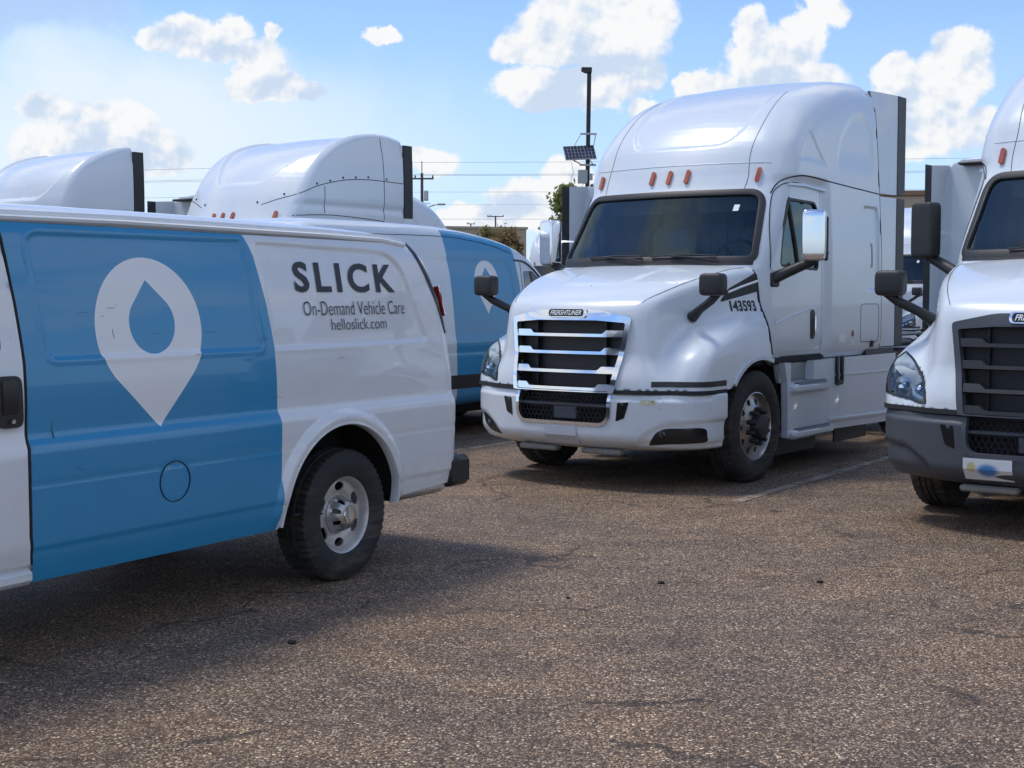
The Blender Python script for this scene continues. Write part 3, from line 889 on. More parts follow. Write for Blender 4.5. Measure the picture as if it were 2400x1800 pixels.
def build_cargo_van():
    root = thing('cargo_van', 'white cargo van with blue wrap, white drop pin logo and dark lettering on its side', 'van', VAN_O, math.atan2(V_H[1], V_H[0]))
    prof = smooth_poly([(-1.205, .30), (-1.235, .9), (-1.23, 1.36), (-1.185, 1.72), (-1.10, 1.95), (-.86, 2.075), (-.2, 2.115), (1.2, 2.13), (2.4, 2.115), (2.85, 2.05), (3.15, 1.82),
                        (3.55, 1.44), (3.75, 1.36), (4.10, 1.27), (4.30, 1.12), (4.38, .82), (4.36, .40)], 4) + [(4.3, .10), (-1.15, .10)]
    sdp = sd_poly(prof)
    Wv = curve([.30, .38, .50, .53, .545, .80, .96, .985, 1.045, 1.20, 1.36, 1.60, 1.95, 2.15], [.93, .955, .982, .986, .994, 1.001, 1.003, .999, .972, .976, .969, .943, .880, .83])
    def body(x, y, z):
        ay = np.abs(y)
        front = sstep(x, 2.2, 3.4)
        a = sdp(x + front * 0.16 * ay ** 2.2, z + 0.075 * ay * ay * sstep(z, 1.2, 1.9))
        w = Wv(z) - 0.035 * sstep(-x, .4, 1.25) * sstep(z, 1.0, 1.5) - front * 0.06
        return smax(a, ay - w, 0.17)
    def arch(x, y, z, g=0.0):
        c = np.maximum(np.minimum(np.hypot(x, z - .40) - .525 - g, np.hypot(x - 3.43, z - .40) - .50 - g), 0.66 - np.abs(y))
        return c
    def hullF(x, y, z): return np.maximum(np.maximum(body(x, y, z) + 0.016, .392 - z), -arch(x, y, z, 0.02))
    P, Q, N = nets(hullF, (-1.4, 0, .2), (4.5, 1.1, 2.25), 0.055)
    c = P[Q].mean(1); dark = (arch(c[:, 0], c[:, 1], c[:, 2], 0.02) < 0.02) | (c[:, 2] < .40)
    obj('body', mesh_np('van_body', P, Q, [WHITE_VAN, DARKIN], midx=dark.astype(int), normals=N), root)

    # pressed side panel with the wrap and pin as its colouring
    p1 = sd_poly(round_poly([(2.115, 1.945), (.705, 1.955), (.655, 1.37), (2.065, 1.37)], [.10, .02, .02, .07], 8))
    p2 = sd_poly(round_poly([(.605, 1.95), (-.66, 1.925), (-.905, 1.37), (.545, 1.37)], [.03, .20, .05, .02], 8))
    fil = lambda x, z: np.hypot(x - 1.33, z - .745) - .10
    def press(x, z):
        d = np.minimum(p1(x, z), p2(x, z))
        h = -0.015 * sstep(-d, -0.004, 0.015) + 0.003 * sstep(d, 0.03, 0.0) * (d > 0)
        h = h - 0.004 * np.exp(-((z - .825) / .008) ** 2)
        al = np.abs(np.hypot(x, (z - .40)) - .555)          # flare round the arch
        h = h + 0.026 * sstep(al, .055, .012) * sstep(z, .36, .5)
        h = h - 0.003 * np.exp(-(fil(x, z) / .008) ** 2)
        return h
    arcp = [(.525 * math.cos(t), .40 + .525 * math.sin(t)) for t in np.linspace(R(-2), R(182), 60)]
    arcp[0] = (.535, .385); arcp[-1] = (-.53, .43)
    outline = ([(2.165, .385)] + [(.60, .383)] + arcp + [(-1.08, .455), (-1.145, .50), (-1.155, .8), (-1.16, 1.1), (-1.14, 1.36), (-1.055, 1.60), (-.955, 1.80), (-.84, 1.98), (2.26, 1.985), (2.23, 1.9), (2.20, 1.62), (2.18, 1.36), (2.182, 1.05), (2.19, .95), (2.185, .6)])
    blue = [(2.30, 2.2), (.70, 2.2), (.69, 1.99), (.64, 1.87), (.59, 1.62), (.556, 1.36), (.545, 1.10), (.54, .95), (.545, .6), (.56, .30), (2.30, .30)]
    pin = []
    cx, cz, r, tip = 1.42, 1.503, .343, 1.02
    a0 = math.asin(r / (cz - tip)) * .98
    for t in np.linspace(-math.pi / 2 + (math.pi / 2 - a0) , math.pi * 1.5 - (math.pi / 2 - a0), 60):
        pin.append((cx + r * math.cos(t), cz + r * math.sin(t)))
    pin.append((cx - .02, tip))
    dr = []; r2 = .148; cz2 = 1.525; tp = 1.737
    a1 = math.asin(r2 / (tp - cz2))
    for t in np.linspace(math.pi / 2 + (math.pi / 2 - a1), math.pi * 2.5 - (math.pi / 2 - a1), 44): dr.append((1.405 + r2 * math.cos(t), cz2 + r2 * math.sin(t)))
    dr.append((1.42, tp))
    bclip = [p for p in blue]
    # clip the wrap to the panel by using its own right edge only
    side = patch('side_panel', body, outline, 'y', WHITE_VAN, root, off=0.0, res=0.014, step=0.016, regions=[(bclip, BLUE), (pin, PINWHITE), (dr, BLUE)], disp=press)
    # far side, plain
    patch('side_panel', body, outline, 'y', WHITE_VAN, root, off=0.0, res=0.05, step=0.04, disp=press, mirror=True)
    ar = [(.527 * math.cos(t), .40 + .527 * math.sin(t)) for t in np.linspace(R(0), R(180), 50)]
    ar2 = [(3.43 + .512 * math.cos(t), .40 + .512 * math.sin(t)) for t in np.linspace(R(0), R(180), 50)]
    for mir in (False, True):
        trim('wheel_arch_lip', body, ar2, 'y', [(-.03, -.06), (.03, -.06), (.03, .0), (.004, .02), (-.03, .018)], WHITE_VAN, root, closed=False, step=.03, mirror=mir)
        trim('wheel_arch_lip', body, ar, 'y', [(-.012, -.030), (.010, -.030), (.010, .018), (.004, .026), (-.012, .024)], WHITE_VAN, root, closed=False, step=.03, mirror=mir)
        trim('drip_rail', body, [(2.75, 2.0), (1.5, 2.012), (.0, 2.006), (-.55, 1.998), (-.80, 1.975)], 'y',
             [(-.034, -.02), (-.034, .012), (-.028, .018), (-.018, .016), (-.012, .006), (-.004, .006), (.002, .020), (.014, .022), (.022, .012), (.022, -.02)], WHITE_VAN, root, closed=False, step=.06, mirror=mir)
    seam('filler_flap_gap', body, circ(1.33, .745, .1, n=40), 'y', root, .0028, closed=True, disp=press, off=.0035, step=.012)
    MB().box((1.222, 1.0, .765), (.02, .012, .03), .004).build('filler_hinge', BLUE, root)
    lettering('lettering', body, 'SLICK', .325, -.605, 1.678, 1.850, 'y', INK, root, off=-0.009, bold=0.028, space=1.32)
    lettering('lettering', body, 'On-Demand Vehicle Care', .275, -.685, 1.548, 1.628, 'y', INK, root, off=-0.009, space=1.0, bold=-0.011)
    lettering('lettering', body, 'helloslick.com', .045, -.475, 1.462, 1.527, 'y', INK, root, off=-0.009, space=1.0, bold=-0.011)
    for (x0, z0, x1, z1) in ((1.06, 1.475, .98, 1.474), (1.68, 1.60, 1.63, 1.603), (1.72, 1.56, 1.70, 1.565), (1.66, 1.50, 1.655, 1.46), (.66, 1.43, .60, 1.425), (1.40, 1.475, 1.36, 1.473), (1.15, 1.36, 1.10, 1.362),
                             (.60, 1.12, .50, 1.105), (.02, 1.30, -.04, 1.302), (1.95, .88, 1.90, .862), (2.05, 1.10, 2.046, 1.02), (.40, .44, .36, .445), (1.85, 1.58, 1.80, 1.582)):
        seam('scratch', body, [(x0, z0), ((x0 + x1) / 2 + .002, (z0 + z1) / 2 + .002), (x1, z1)], 'y', side, .0010, disp=press, m=GREYPL)
    # driver door
    seam_line = [(2.235, 1.97), (2.208, 1.62), (2.188, 1.36), (2.19, 1.05), (2.20, .95), (2.195, .6), (2.178, .47)]
    door = patch('door', body, [(2.25, 1.97), (2.216, 1.62), (2.196, 1.36), (2.198, 1.05), (2.208, .95), (2.203, .6), (2.186, .47), (3.05, .47), (3.28, .9), (3.30, 1.36), (3.0, 1.72), (2.72, 1.97)], 'y', WHITE_VAN, root, res=0.04,
                 holes=[round_poly([(2.32, 1.86), (2.30, 1.40), (3.12, 1.40), (2.86, 1.76), (2.72, 1.86)], .05)])
    patch('window', body, round_poly([(2.30, 1.88), (2.28, 1.38), (3.16, 1.38), (2.88, 1.78), (2.73, 1.88)], .05), 'y', BLACKGLOSS, door, off=-.006, res=.06)
    seam('door_gap', body, seam_line, 'y', door, .007, closed=False)
    bz = round_poly([(2.225, 1.305), (2.225, 1.10), (2.24, 1.085), (2.345, 1.085), (2.36, 1.10), (2.36, 1.305)], [.035, .02, .02, .02, .02, .035])
    bz = round_poly([(2.222, 1.31), (2.215, 1.085), (2.345, 1.085), (2.355, 1.31)], .04)
    patch('door_handle', body, bz, 'y', BLACK, door, off=0.02, res=.02, thick=.03)
    patch('handle_pull', body, round_poly([(2.245, 1.292), (2.245, 1.145), (2.325, 1.145), (2.325, 1.292)], .015), 'y', BLACKGLOSS, door, off=0.026, res=.02, thick=.01)
    MB().lathe([(0, 1.014), (.009, 1.014), (.011, 1.004)], 14, 'y', (2.283, 0, 1.115)).build('lock', CHROME, door)
    MB().box((2.52, .955, .415), (.72, .05, .07), .02).build('door_sill', WHITE_VAN, root)
    # rear: doors, glass, lamp, bumper
    BK = lambda x, y, z: body(-x, y, z)
    for mir in (False, True):
        lamp = patch('tail_lamp', body, [(-1.065, 1.715), (-1.175, 1.71), (-1.205, 1.52), (-1.115, 1.53)], 'y', RED, root, off=.022, res=.03, thick=.03, mirror=mir)
        trim('rear_pillar_gasket', body, [(-.85, 1.985), (-.965, 1.80), (-1.07, 1.60), (-1.135, 1.42)], 'y', [(-.012, -.02), (.018, -.02), (.018, .007), (-.012, .007)], BLACKGLOSS, root, closed=False, mirror=mir)
    rp = [(-.70, 1.86), (.70, 1.86), (.76, 1.38), (-.76, 1.38)]
    V2, T, c = cdt(dens(round_poly(rp, .06), .06), (), (), .06)
    Pp, Nn = onto(BK, V2, 'x', .006); Pp[:, 0] *= -1
    obj('rear_window', mesh_np('rear_window', Pp, T, [BLACKGLOSS]), root)
    mb = MB().box((-1.27, 0, .52), (.16, 1.86, .20), .04); mb.box((-1.205, .945, .52), (.27, .10, .20), .035); mb.box((-1.205, -.945, .52), (.27, .10, .20), .035)
    mb.build('rear_bumper', BLACK, root, smooth=True)
    MB().box((4.42, 0, .56), (.14, 1.9, .26), .05).build('front_bumper', BLACK, root, smooth=True)
    patch('grille', body, round_poly([(-.62, 1.02), (-.62, .74), (.62, .74), (.62, 1.02)], .03), 'x', BLACK, root, off=.01, start=4.9, res=.08)
    for s in (-1, 1):
        patch('headlight', body, round_poly([(s * .66, 1.04), (s * .66, .76), (s * .90, .76), (s * .90, 1.04)], .03), 'x', BOWL, root, off=.014, start=4.9, res=.06)
    patch('windscreen', body, round_poly([(2.90, -.74), (2.90, .74), (3.48, .82), (3.48, -.82)], .08), 'z', BLACKGLOSS, root, off=.008, res=.08)
    MB().box((3.05, 1.13, 1.45), (.12, .22, .30), .04).build('door_mirror', BLACK, root, smooth=True)
    MB().box((1.6, 0, .44), (5.0, 1.2, .10)).build('underbody', DARKIN, root)
    MB().tube([(2.10, .42, .36), (1.0, .44, .36), (.3, .40, .38)], .035).build('exhaust_pipe', DARKIN, root)
    van_wheel(root, (-.055, .855, .383)); van_wheel(root, (3.43, .855, .383)); van_wheel(root, (-.055, -.855, .383), -1); van_wheel(root, (3.43, -.855, .383), -1)
    MB().tube([(-.055, -.8, .37), (-.055, .8, .37)], .06).build('rear_axle', DARKIN, root)
    return root


VAN = build_cargo_van()
# ---------------------------------------------------------------- highway truck: body shapes
# local frame: +X ahead, +Y the driver's side, origin on the ground under the front axle
CAB_PROF = smooth_poly([(0.05, 1.0), (0.05, 1.6), (0.04, 1.93), (-0.18, 2.28), (-0.40, 2.62), (-0.47, 2.76), (-0.53, 2.90), (-0.66, 3.12), (-0.86, 3.34), (-1.15, 3.545), (-1.55, 3.71), (-2.10, 3.845), (-2.60, 3.905), (-2.95, 3.92), (-3.4, 3.92)], 4) + [(-3.4, 1.0)]
_cab_sd = sd_poly(CAB_PROF)
_cab_W = curve([1.0, 1.3, 2.0, 2.62, 2.80, 3.1, 3.4, 3.7, 4.0], [1.15, 1.17, 1.165, 1.135, 1.125, 1.105, 1.085, 1.05, .99])
_arch_side = sd_poly(round_poly([(-1.72, 2.70), (-1.86, 3.22), (-2.22, 3.50), (-2.55, 3.56), (-2.77, 3.40), (-2.80, 2.70)], [.0, .2, .25, .2, .2, .0], 8))
_tri_side = sd_poly(round_poly([(-.95, 2.93), (-1.22, 3.28), (-1.60, 2.90)], [.04, .10, .06], 6))
_box_hi = sd_poly(round_poly([(-2.43, 2.58), (-2.43, 1.71), (-2.82, 1.71), (-2.82, 2.58)], .09, 6))
_roof_pan = sd_poly(round_poly([(-.50, 3.055), (.50, 3.055), (.66, 3.26), (.70, 4.3), (-.70, 4.3), (-.66, 3.26)], [.16, .16, .2, .05, .05, .2], 8))


def cab_side_w(x, z):
    w = _cab_W(z) - 0.050 * sstep(x, -1.64, -1.50) * sstep(z, 2.80, 2.70) - 0.02 * sstep(x, -1.0, -.2) * sstep(z, 2.4, 2.8) * sstep(z, 3.1, 2.8)
    w = w - 0.015 * sstep(-_arch_side(x, z), 0.0, 0.10) * sstep(z, 2.84, 3.12)
    w = w - 0.012 * sstep(-_tri_side(x, z), 0.0, 0.05)
    w = w - 0.022 * sstep(-_box_hi(x, z), 0.0, 0.03)
    return w


def cabF(x, y, z):
    ay = np.abs(y)
    swp = (0.20 - 0.07 * sstep(z, 2.75, 3.15)) * ay ** 2 * sstep(x, -2.2, -.7)
    a = _cab_sd(x + swp, z + 0.05 * ay * ay * sstep(z, 2.7, 3.4))
    pan = 0.018 * sstep(-_roof_pan(y, z), 0.0, 0.05) * sstep(x, -2.3, -1.7)
    k = 0.20 + 0.10 * sstep(z, 2.7, 3.3)
    return np.maximum(smax(a + pan, ay - cab_side_w(x, z), k), -2.88 - x)


WS_OUT = round_poly([(-1.03, 1.985), (-.94, 2.615), (.94, 2.615), (1.03, 1.985)], [.06, .13, .13, .06], 7)
WS_HOLE = [(y * 0.975, 2.30 + (z - 2.30) * .955) for y, z in WS_OUT]
SW_OUT = round_poly([(-.57, 1.93), (-.63, 2.22), (-.80, 2.56), (-1.36, 2.55), (-1.42, 2.47), (-1.40, 1.90)], [.06, .1, .06, .08, .05, .06], 5)
_ws_sd = sd_poly(WS_HOLE); _sw_sd = sd_poly(SW_OUT)


def cab_shell(x, y, z):
    f = cabF(x, y, z); s = np.maximum(f, -(f + 0.085))
    s = np.maximum(s, -np.maximum(_ws_sd(y, z), -1.05 - x))
    s = np.maximum(s, -np.maximum(_sw_sd(x, z), 0.80 - np.abs(y)))
    return s


_hc = curve([1.32, 1.20, 1.05, .80, .40, .0, -.25], [1.47, 1.58, 1.665, 1.765, 1.87, 1.94, 1.955])
_hw = curve([1.30, .9, .5, .1, -.25], [.665, .80, .93, 1.01, 1.06])
_hf = curve([1.10, .95, .75, .45, .15, -.25], [1.01, 1.175, 1.31, 1.40, 1.46, 1.50])
_dome = sd_poly(round_poly([(.12, .46), (.12, -.46), (.88, -.34), (.88, .34)], .12, 6))
HL = [(.785, .897), (1.165, .950), (1.190, 1.06), (1.150, 1.185), (1.095, 1.245), (.975, 1.18), (.845, 1.05)]
HL_R = smooth_poly([(.80, .985), (.86, 1.07), (.975, 1.18), (1.09, 1.243)], 5) + smooth_poly([(1.15, 1.19), (1.188, 1.08), (1.185, .955)], 4) + [(.787, .897)]
_hl_sd = sd_poly(HL_R)
GR_IN = round_poly([(-.565, 1.425), (-.30, 1.445), (.30, 1.445), (.565, 1.425), (.475, .845), (-.475, .845)], [.02, .02, .02, .02, .02, .02], 3)
GR_OUT = round_poly([(-.615, 1.47), (-.30, 1.53), (.30, 1.53), (.615, 1.47), (.52, .836), (-.52, .836)], [.03, .06, .06, .03, .02, .02], 4)
_gr_sd = sd_poly(GR_IN)


def nose_x(y, z):
    ay = np.abs(y)
    return 1.300 - 0.10 * (z - .83) - 0.30 * (ay / 1.2) ** 2.3


def hood_solid(x, y, z):
    ay = np.abs(y)
    front = (x - nose_x(y, z))
    top = z - (_hc(x) - 0.045 * (ay / (_hw(x))) ** 3 + 0.012 * sstep(-_dome(x, y), 0.0, .06))
    c = smax(top * .95, ay - (_hw(x) + 0.13 * (_hc(x) - z)), 0.085)
    c = smax(c, front, 0.10)
    side = ay - (1.205 - 0.03 * sstep(z, 1.1, 1.5))
    f = smax(z - _hf(x) + 0.06 * (ay / 1.2) ** 4, side, 0.15)
    f = smax(f, front, 0.16)
    # pressed line along the fender
    f = f + 0.003 * np.exp(-((z - (1.23 + .10 * (.3 - x))) / .035) ** 2) * sstep(ay, .95, 1.1) * sstep(x, .75, .55) * 0.6
    return smin(c, f, 0.18)


def hood_blank(x, y, z):
    f = hood_solid(x, y, z); ay = np.abs(y)
    f = np.maximum(f, -0.205 - x)
    f = np.maximum(f, .852 - z)
    ar = np.maximum(np.hypot(x, z - .50) - .605, .62 - ay)
    f = np.maximum(f, -ar)
    f = np.maximum(f, -np.maximum(_gr_sd(y, z), 1.12 - x))
    return f


def hoodF(x, y, z): return np.maximum(hood_blank(x, y, z), -np.maximum(_hl_sd(np.abs(y), z), nose_x(y, z) - .13 - x))


def hood_oneF(x, y, z): return np.maximum(hood_blank(x, y, z), -np.maximum(_hl_sd(-y, z), nose_x(y, z) - .13 - x))


BO = round_poly([(-.475, .88), (.475, .88), (.475, .63), (.42, .565), (-.42, .565), (-.475, .63)], [.0, .0, .06, .08, .08, .06], 4)
_bo_sd = sd_poly(BO)


def bumper_solid(x, y, z):
    ay = np.abs(y)
    xb = 1.340 - 0.36 * (ay / 1.2) ** 3.0
    chin = 0.20 * sstep(z, .50, .28) ** 1.5 + 0.018 * sstep(z, .775, .80)
    lo = .335 + .03 * (ay / 1.2) ** 2
    f = smax(x - (xb - chin), ay - 1.225 + 0.3 * np.clip(.50 - z, 0, 1) ** 1.5, 0.20)
    f = smax(f, lo - z, 0.07); f = smax(f, z - .838, 0.03)
    sc = sd_scoop(ay, z)
    return f + 0.022 * sstep(-sc, 0.0, 0.05)


sd_scoop = sd_poly(round_poly([(.68, .385), (.74, .50), (.93, .61), (1.30, .64), (1.30, .36)], .04, 4))


def bumperF(x, y, z):
    f = bumper_solid(x, y, z); f = np.maximum(f, .60 - x)
    ar = np.maximum(np.hypot(x, z - .50) - .615, .60 - np.abs(y)); f = np.maximum(f, -ar)
    return np.maximum(f, -np.maximum(_bo_sd(y, z), 1.10 - x))
# ---------------------------------------------------------------- highway truck: parts


def front_patch(name, F, poly, m, parent, off=0.0, res=0.04, thick=0.0, mirror=False, **kw):
    return patch(name, F, poly, 'x', m, parent, off=off, res=res, thick=thick, mirror=mirror, **kw)


def truck_wheel(parent, loc, side=1, dual=False):
    w = part_empty('wheel', parent, loc, (0, 0, 0 if side > 0 else math.pi))
    obj('tyre', MESH_CACHE('truck_tyre', lambda: tyre_mesh(0.50, 0.28, 0.295, 96)), w)
    if dual:
        o = obj('tyre', _mc['truck_tyre'], w); o.location = (0, -0.33, 0)
        f = curve([0, .12, .16, .2, .26, .285], [-.03, -.03, -.06, -.08, -.09, -.07]); y0 = -.02
    else:
        f = curve([0, .14, .17, .21, .26, .285], [.125, .125, .105, .085, .075, .07]); y0 = .125
    if 'truck_rim' + str(dual) not in _mc:
        hs = [circ(.223 * math.cos(R(a)), .223 * math.sin(R(a)), .028, .030, 16) for a in range(0, 360, 36)]
        o = disc('rim', f, .286, hs, ALLOY, w, res=.025, thick=.02, r0=.06); _mc['truck_rim' + str(dual)] = o.data
        mb = MB().lathe([(.27, -.12), (.272, .05), (.284, .10), (.297, .122), (.307, .118), (.300, .10)], 64); b = mb.build('rim_flange', ALLOY, w, smooth=True); _mc['truck_flange'] = b.data
        mb = MB().lathe([(.112, y0 - .02), (.112, y0 + .05), (.10, y0 + .075), (.03, y0 + .082), (0, y0 + .082)], 32)
        for a in range(0, 360, 36): mb.lathe([(.021, y0 - .01), (.021, y0 + .045), (.014, y0 + .06), (0, y0 + .06)], 10, 'y', (.150 * math.cos(R(a + 18)), 0, .150 * math.sin(R(a + 18))))
        _mc['truck_hub' + str(dual)] = mb.build('hub', BLACK, w, smooth=True).data
        _mc['truck_back'] = MB().lathe([(0, -.06), (.28, -.06)], 32).build('brake_drum', DARKIN, w).data
    else:
        for n_, k in (('rim', 'truck_rim' + str(dual)), ('rim_flange', 'truck_flange'), ('hub', 'truck_hub' + str(dual)), ('brake_drum', 'truck_back')): obj(n_, _mc[k], w)
    return w


def honeycomb(y0, y1, z0, z1, xf, s=0.026):
    mb = MB(); dx = s * math.sqrt(3); rows = int((z1 - z0) / (1.5 * s)) + 1; seen = set()
    for r in range(rows):
        z = z0 + 1.5 * s * r; n = int((y1 - y0) / dx) + 1
        for i in range(n):
            y = y0 + dx * i + (dx / 2 if r % 2 else 0)
            for k in range(6):
                a = (y + s * math.sin(R(60 * k)), z + s * math.cos(R(60 * k))); b = (y + s * math.sin(R(60 * k + 60)), z + s * math.cos(R(60 * k + 60)))
                key = tuple(sorted([(round(a[0], 3), round(a[1], 3)), (round(b[0], 3), round(b[1], 3))]))
                if key in seen or not (y0 - s < a[0] < y1 + s and z0 - s < a[1] < z1 + s): continue
                seen.add(key)
                mb.tube([(xf(a[0], a[1]), *a), (xf(b[0], b[1]), *b)], .0042, 4, caps=False)
    return mb


def build_truck(label, both=True):
    root = thing('semi_truck', label, 'truck', row(0, 0), T_RZ, 'highway trucks parked in the lot')
    # --- sleeper cab shell
    P, Q, N = nets(cab_shell, (-2.95, 0, .95), (.12, 1.25, 4.0), 0.03)
    c = P[Q].mean(1); inner = cabF(c[:, 0], c[:, 1], c[:, 2]) < -0.02
    cab = obj('sleeper_cab', mesh_np('sleeper_cab', P, Q, [WHITE, INTERIOR], midx=inner.astype(int), normals=N), root)
    # windscreen with gasket
    ws = front_patch('windscreen', cabF, WS_OUT, GLASS, root, off=-.012, res=.07)
    trim('gasket', cabF, WS_OUT, 'x', [(-.040, -.03), (.030, -.03), (.030, .006), (.018, .012), (-.036, .004)], BLACK, ws, True, 0, .05)
    patch('sticker', cabF, [(.72, 2.50), (.72, 2.44), (.77, 2.44), (.77, 2.50)], 'x', PINWHITE, ws, off=-.006, res=.05)
    for yy, L in ((-.62, .62), (.10, .62)):   # wipers
        pts = [(yy + t * L, 2.005 + .012 * math.sin(t * 3)) for t in np.linspace(0, 1, 10)]
        Pw, _ = onto(cabF, pts, 'x', .025); mb = MB().tube(Pw, .008, 6)
        Pa, _ = onto(cabF, [(yy + .30 * L, 2.008), (yy + .75 * L, 1.985), (yy + 1.05 * L, 1.955)], 'x', .035); mb.tube(Pa, .009, 6)
        mb.build('wiper', BLACK, ws)
    patch('cowl', cabF, round_poly([(-1.03, 1.93), (-1.03, 2.0), (1.03, 2.0), (1.03, 1.93)], .01), 'x', BLACK, root, off=.004, res=.06)
    # dome seams and marker lamps
    for s in (-1, 1):
        sm = [(s * .765, 2.64), (s * .775, 2.76), (s * .765, 2.86), (s * .755, 3.0), (s * .765, 3.25), (s * .755, 3.5), (s * .72, 3.66)]
        seam('roof_cap_gap', cabF, smooth_poly(sm, 5), 'x', root, .0038, start=1.5, step=.04)
    crease = [(y, 2.895) for y in np.linspace(-.95, .95, 30)]
    trim('brow_crease', cabF, crease, 'x', [(-.012, -.006), (.012, -.006), (.0, .006)], WHITE, root, False, 0, .06)
    for yy in (-.86, -.19, 0.0, .19, .86):
        s_ = round_poly([(yy - .022, 2.71), (yy + .018, 2.71), (yy + .026, 2.84), (yy - .010, 2.84)], .018, 4)
        front_patch('marker_lamp', cabF, s_, AMBER, root, off=.026, res=.02, thick=.03)
    for mir in (False, True):
        seam('cab_roof_gap', cabF, smooth_poly([(-.61, 2.60), (-.68, 2.68), (-.76, 2.735), (-.90, 2.77), (-1.18, 2.785), (-1.85, 2.755), (-2.87, 2.715)], 6), 'y', root, .0095, mirror=mir, step=.05)
        sg = patch('side_window', cabF, SW_OUT, 'y', SIDEGLASS, root, off=-.014, res=.07, mirror=mir)
        trim('gasket', cabF, SW_OUT, 'y', [(-.030, -.03), (.016, -.03), (.016, .005), (-.030, .003)], BLACK, sg, True, 0, .04, mirror=mir)
        Pd, _ = onto(cabF, [(-.80, 2.54), (-.90, 2.2), (-.98, 1.92)], 'y', -.012)
        if mir: Pd = Pd * np.array([1, -1, 1.])
        MB().tube(Pd, .022, 6).build('quarter_post', BLACK, sg)
        door = patch('door', cabF, round_poly([(-.40, 1.53), (-.385, 1.9), (-.46, 2.25), (-.60, 2.55), (-.70, 2.66), (-.86, 2.70), (-1.47, 2.69), (-1.47, 1.14), (-.62, 1.14), (-.50, 1.30)], [.05, .05, .1, .1, .05, .08, .06, .02, .1, .1], 5),
                     'y', WHITE, root, off=.004, res=.045, step=.04, mirror=mir, holes=[[(x, z) for x, z in SW_OUT]])
        dl = smooth_poly([(-.62, 1.135), (-.47, 1.33), (-.395, 1.53), (-.38, 1.9), (-.455, 2.25), (-.60, 2.56), (-.71, 2.672), (-.86, 2.712), (-1.10, 2.712), (-1.35, 2.705)], 5)
        seam('door_gap', cabF, dl, 'y', door, .0075, mirror=mir, step=.04)
        seam('door_gap', cabF, [(-1.478, 1.14), (-1.478, 2.68)], 'y', door, .0035, mirror=mir, step=.05)
        trim('rain_gutter', cabF, [(-.80, 2.69), (-1.10, 2.70), (-1.55, 2.675)], 'y', [(-.016, -.01), (.02, -.01), (.012, .035), (-.012, .03)], WHITE, door, False, 0, .05, mirror=mir)
        trim('door_crease', cabF, [(-.47, 1.40), (-.8, 1.475), (-1.18, 1.53), (-1.30, 1.535)], 'y', [(-.02, -.01), (.02, -.01), (.004, .014)], WHITE, door, False, 0, .05, mirror=mir)
        patch('door_handle', cabF, round_poly([(-1.225, 1.52), (-1.225, 1.24), (-1.315, 1.24), (-1.315, 1.52)], .044, 7), 'y', BLACK, door, off=.012, res=.03, thick=.012, mirror=mir)
        Ph, _ = onto(cabF, [(-1.285, 1.27), (-1.29, 1.33), (-1.292, 1.40), (-1.288, 1.46)], 'y', .03)
        if mir: Ph = Ph * np.array([1, -1, 1.])
        MB().tube(Ph, [.006, .012, .012, .007], 8).build('handle_pull', CHROME, door, smooth=True)
        # sleeper hatches
        seam('luggage_door_gap', cabF, round_poly([(-2.33, 1.57), (-2.33, 1.185), (-2.80, 1.175), (-2.80, 1.57)], .06, 5), 'y', root, .005, True, mirror=mir)
        seam('luggage_door_gap', cabF, round_poly([(-2.625, 2.19), (-2.625, 2.17), (-2.655, 2.17), (-2.655, 1.97), (-2.625, 1.97), (-2.625, 1.95), (-2.67, 1.95), (-2.67, 2.19)], .008, 2), 'y', root, .005, True, mirror=mir, step=.02)
        patch('latch', cabF, round_poly([(-2.60, 1.19), (-2.60, 1.13), (-2.66, 1.13), (-2.66, 1.19)], .01), 'y', BLACK, root, off=.02, res=.03, thick=.02, mirror=mir)
        if not mir:
            patch('data_label', cabF, [(-1.78, 1.27), (-1.78, 1.19), (-1.96, 1.19), (-1.96, 1.27)], 'y', PINWHITE, root, off=.0025, res=.05)
            patch('data_label', cabF, circ(-2.13, 1.275, .03, .035, 14), 'y', RED, root, off=.0025, res=.05)
            patch('data_label', cabF, [(-2.09, 1.22), (-2.09, 1.16), (-2.19, 1.16), (-2.19, 1.22)], 'y', PINWHITE, root, off=.0025, res=.05)
    # cab floor skin and back
    MB().box((-1.4, 0, 1.06), (2.9, 2.2, .08), .02).build('cab_floor', DARKIN, root)
    # interior seen through the glass
    MB().box((-.42, 0, 1.78), (.46, 1.9, .26), .08).box((-.40, 0, 1.45), (.35, 1.8, .5), .05).build('dashboard', INTERIOR, root, smooth=True)
    a = np.linspace(0, 2 * math.pi, 28, endpoint=False); sw = Vector((.9, 0, .55)).normalized()
    rot = sw.to_track_quat('Z', 'Y')
    ring = [tuple(Vector((-.80, .52, 2.0)) + rot @ Vector((.225 * math.cos(t), .225 * math.sin(t), 0))) for t in a]
    mb = MB().tube(ring, .016, 8, closed=True)
    for t in (0.2, 2.3, 4.2): mb.tube([(-.80, .52, 2.0), tuple(Vector((-.80, .52, 2.0)) + rot @ Vector((.22 * math.cos(t), .22 * math.sin(t), 0)))], .014, 6)
    mb.tube([(-.80, .52, 2.0), (-.55, .52, 1.80)], .03, 8).build('steering_wheel', BLACK, root, smooth=True)
    for s in (-1, 1):
        MB().box((-1.25, s * .52, 1.62), (.5, .5, .16), .05).box((-1.48, s * .52, 2.0), (.16, .5, .75), .06).box((-1.50, s * .52, 2.42), (.12, .28, .18), .05).build('seat', mat('seat fabric', (.20, .20, .205), .85, var=.15, vscale=20), root, smooth=True)
    MB().box((-.62, -.05, 2.50), (.04, .20, .10), .015).build('camera_pod', BLACK, ws, smooth=True)
    cu = MB()
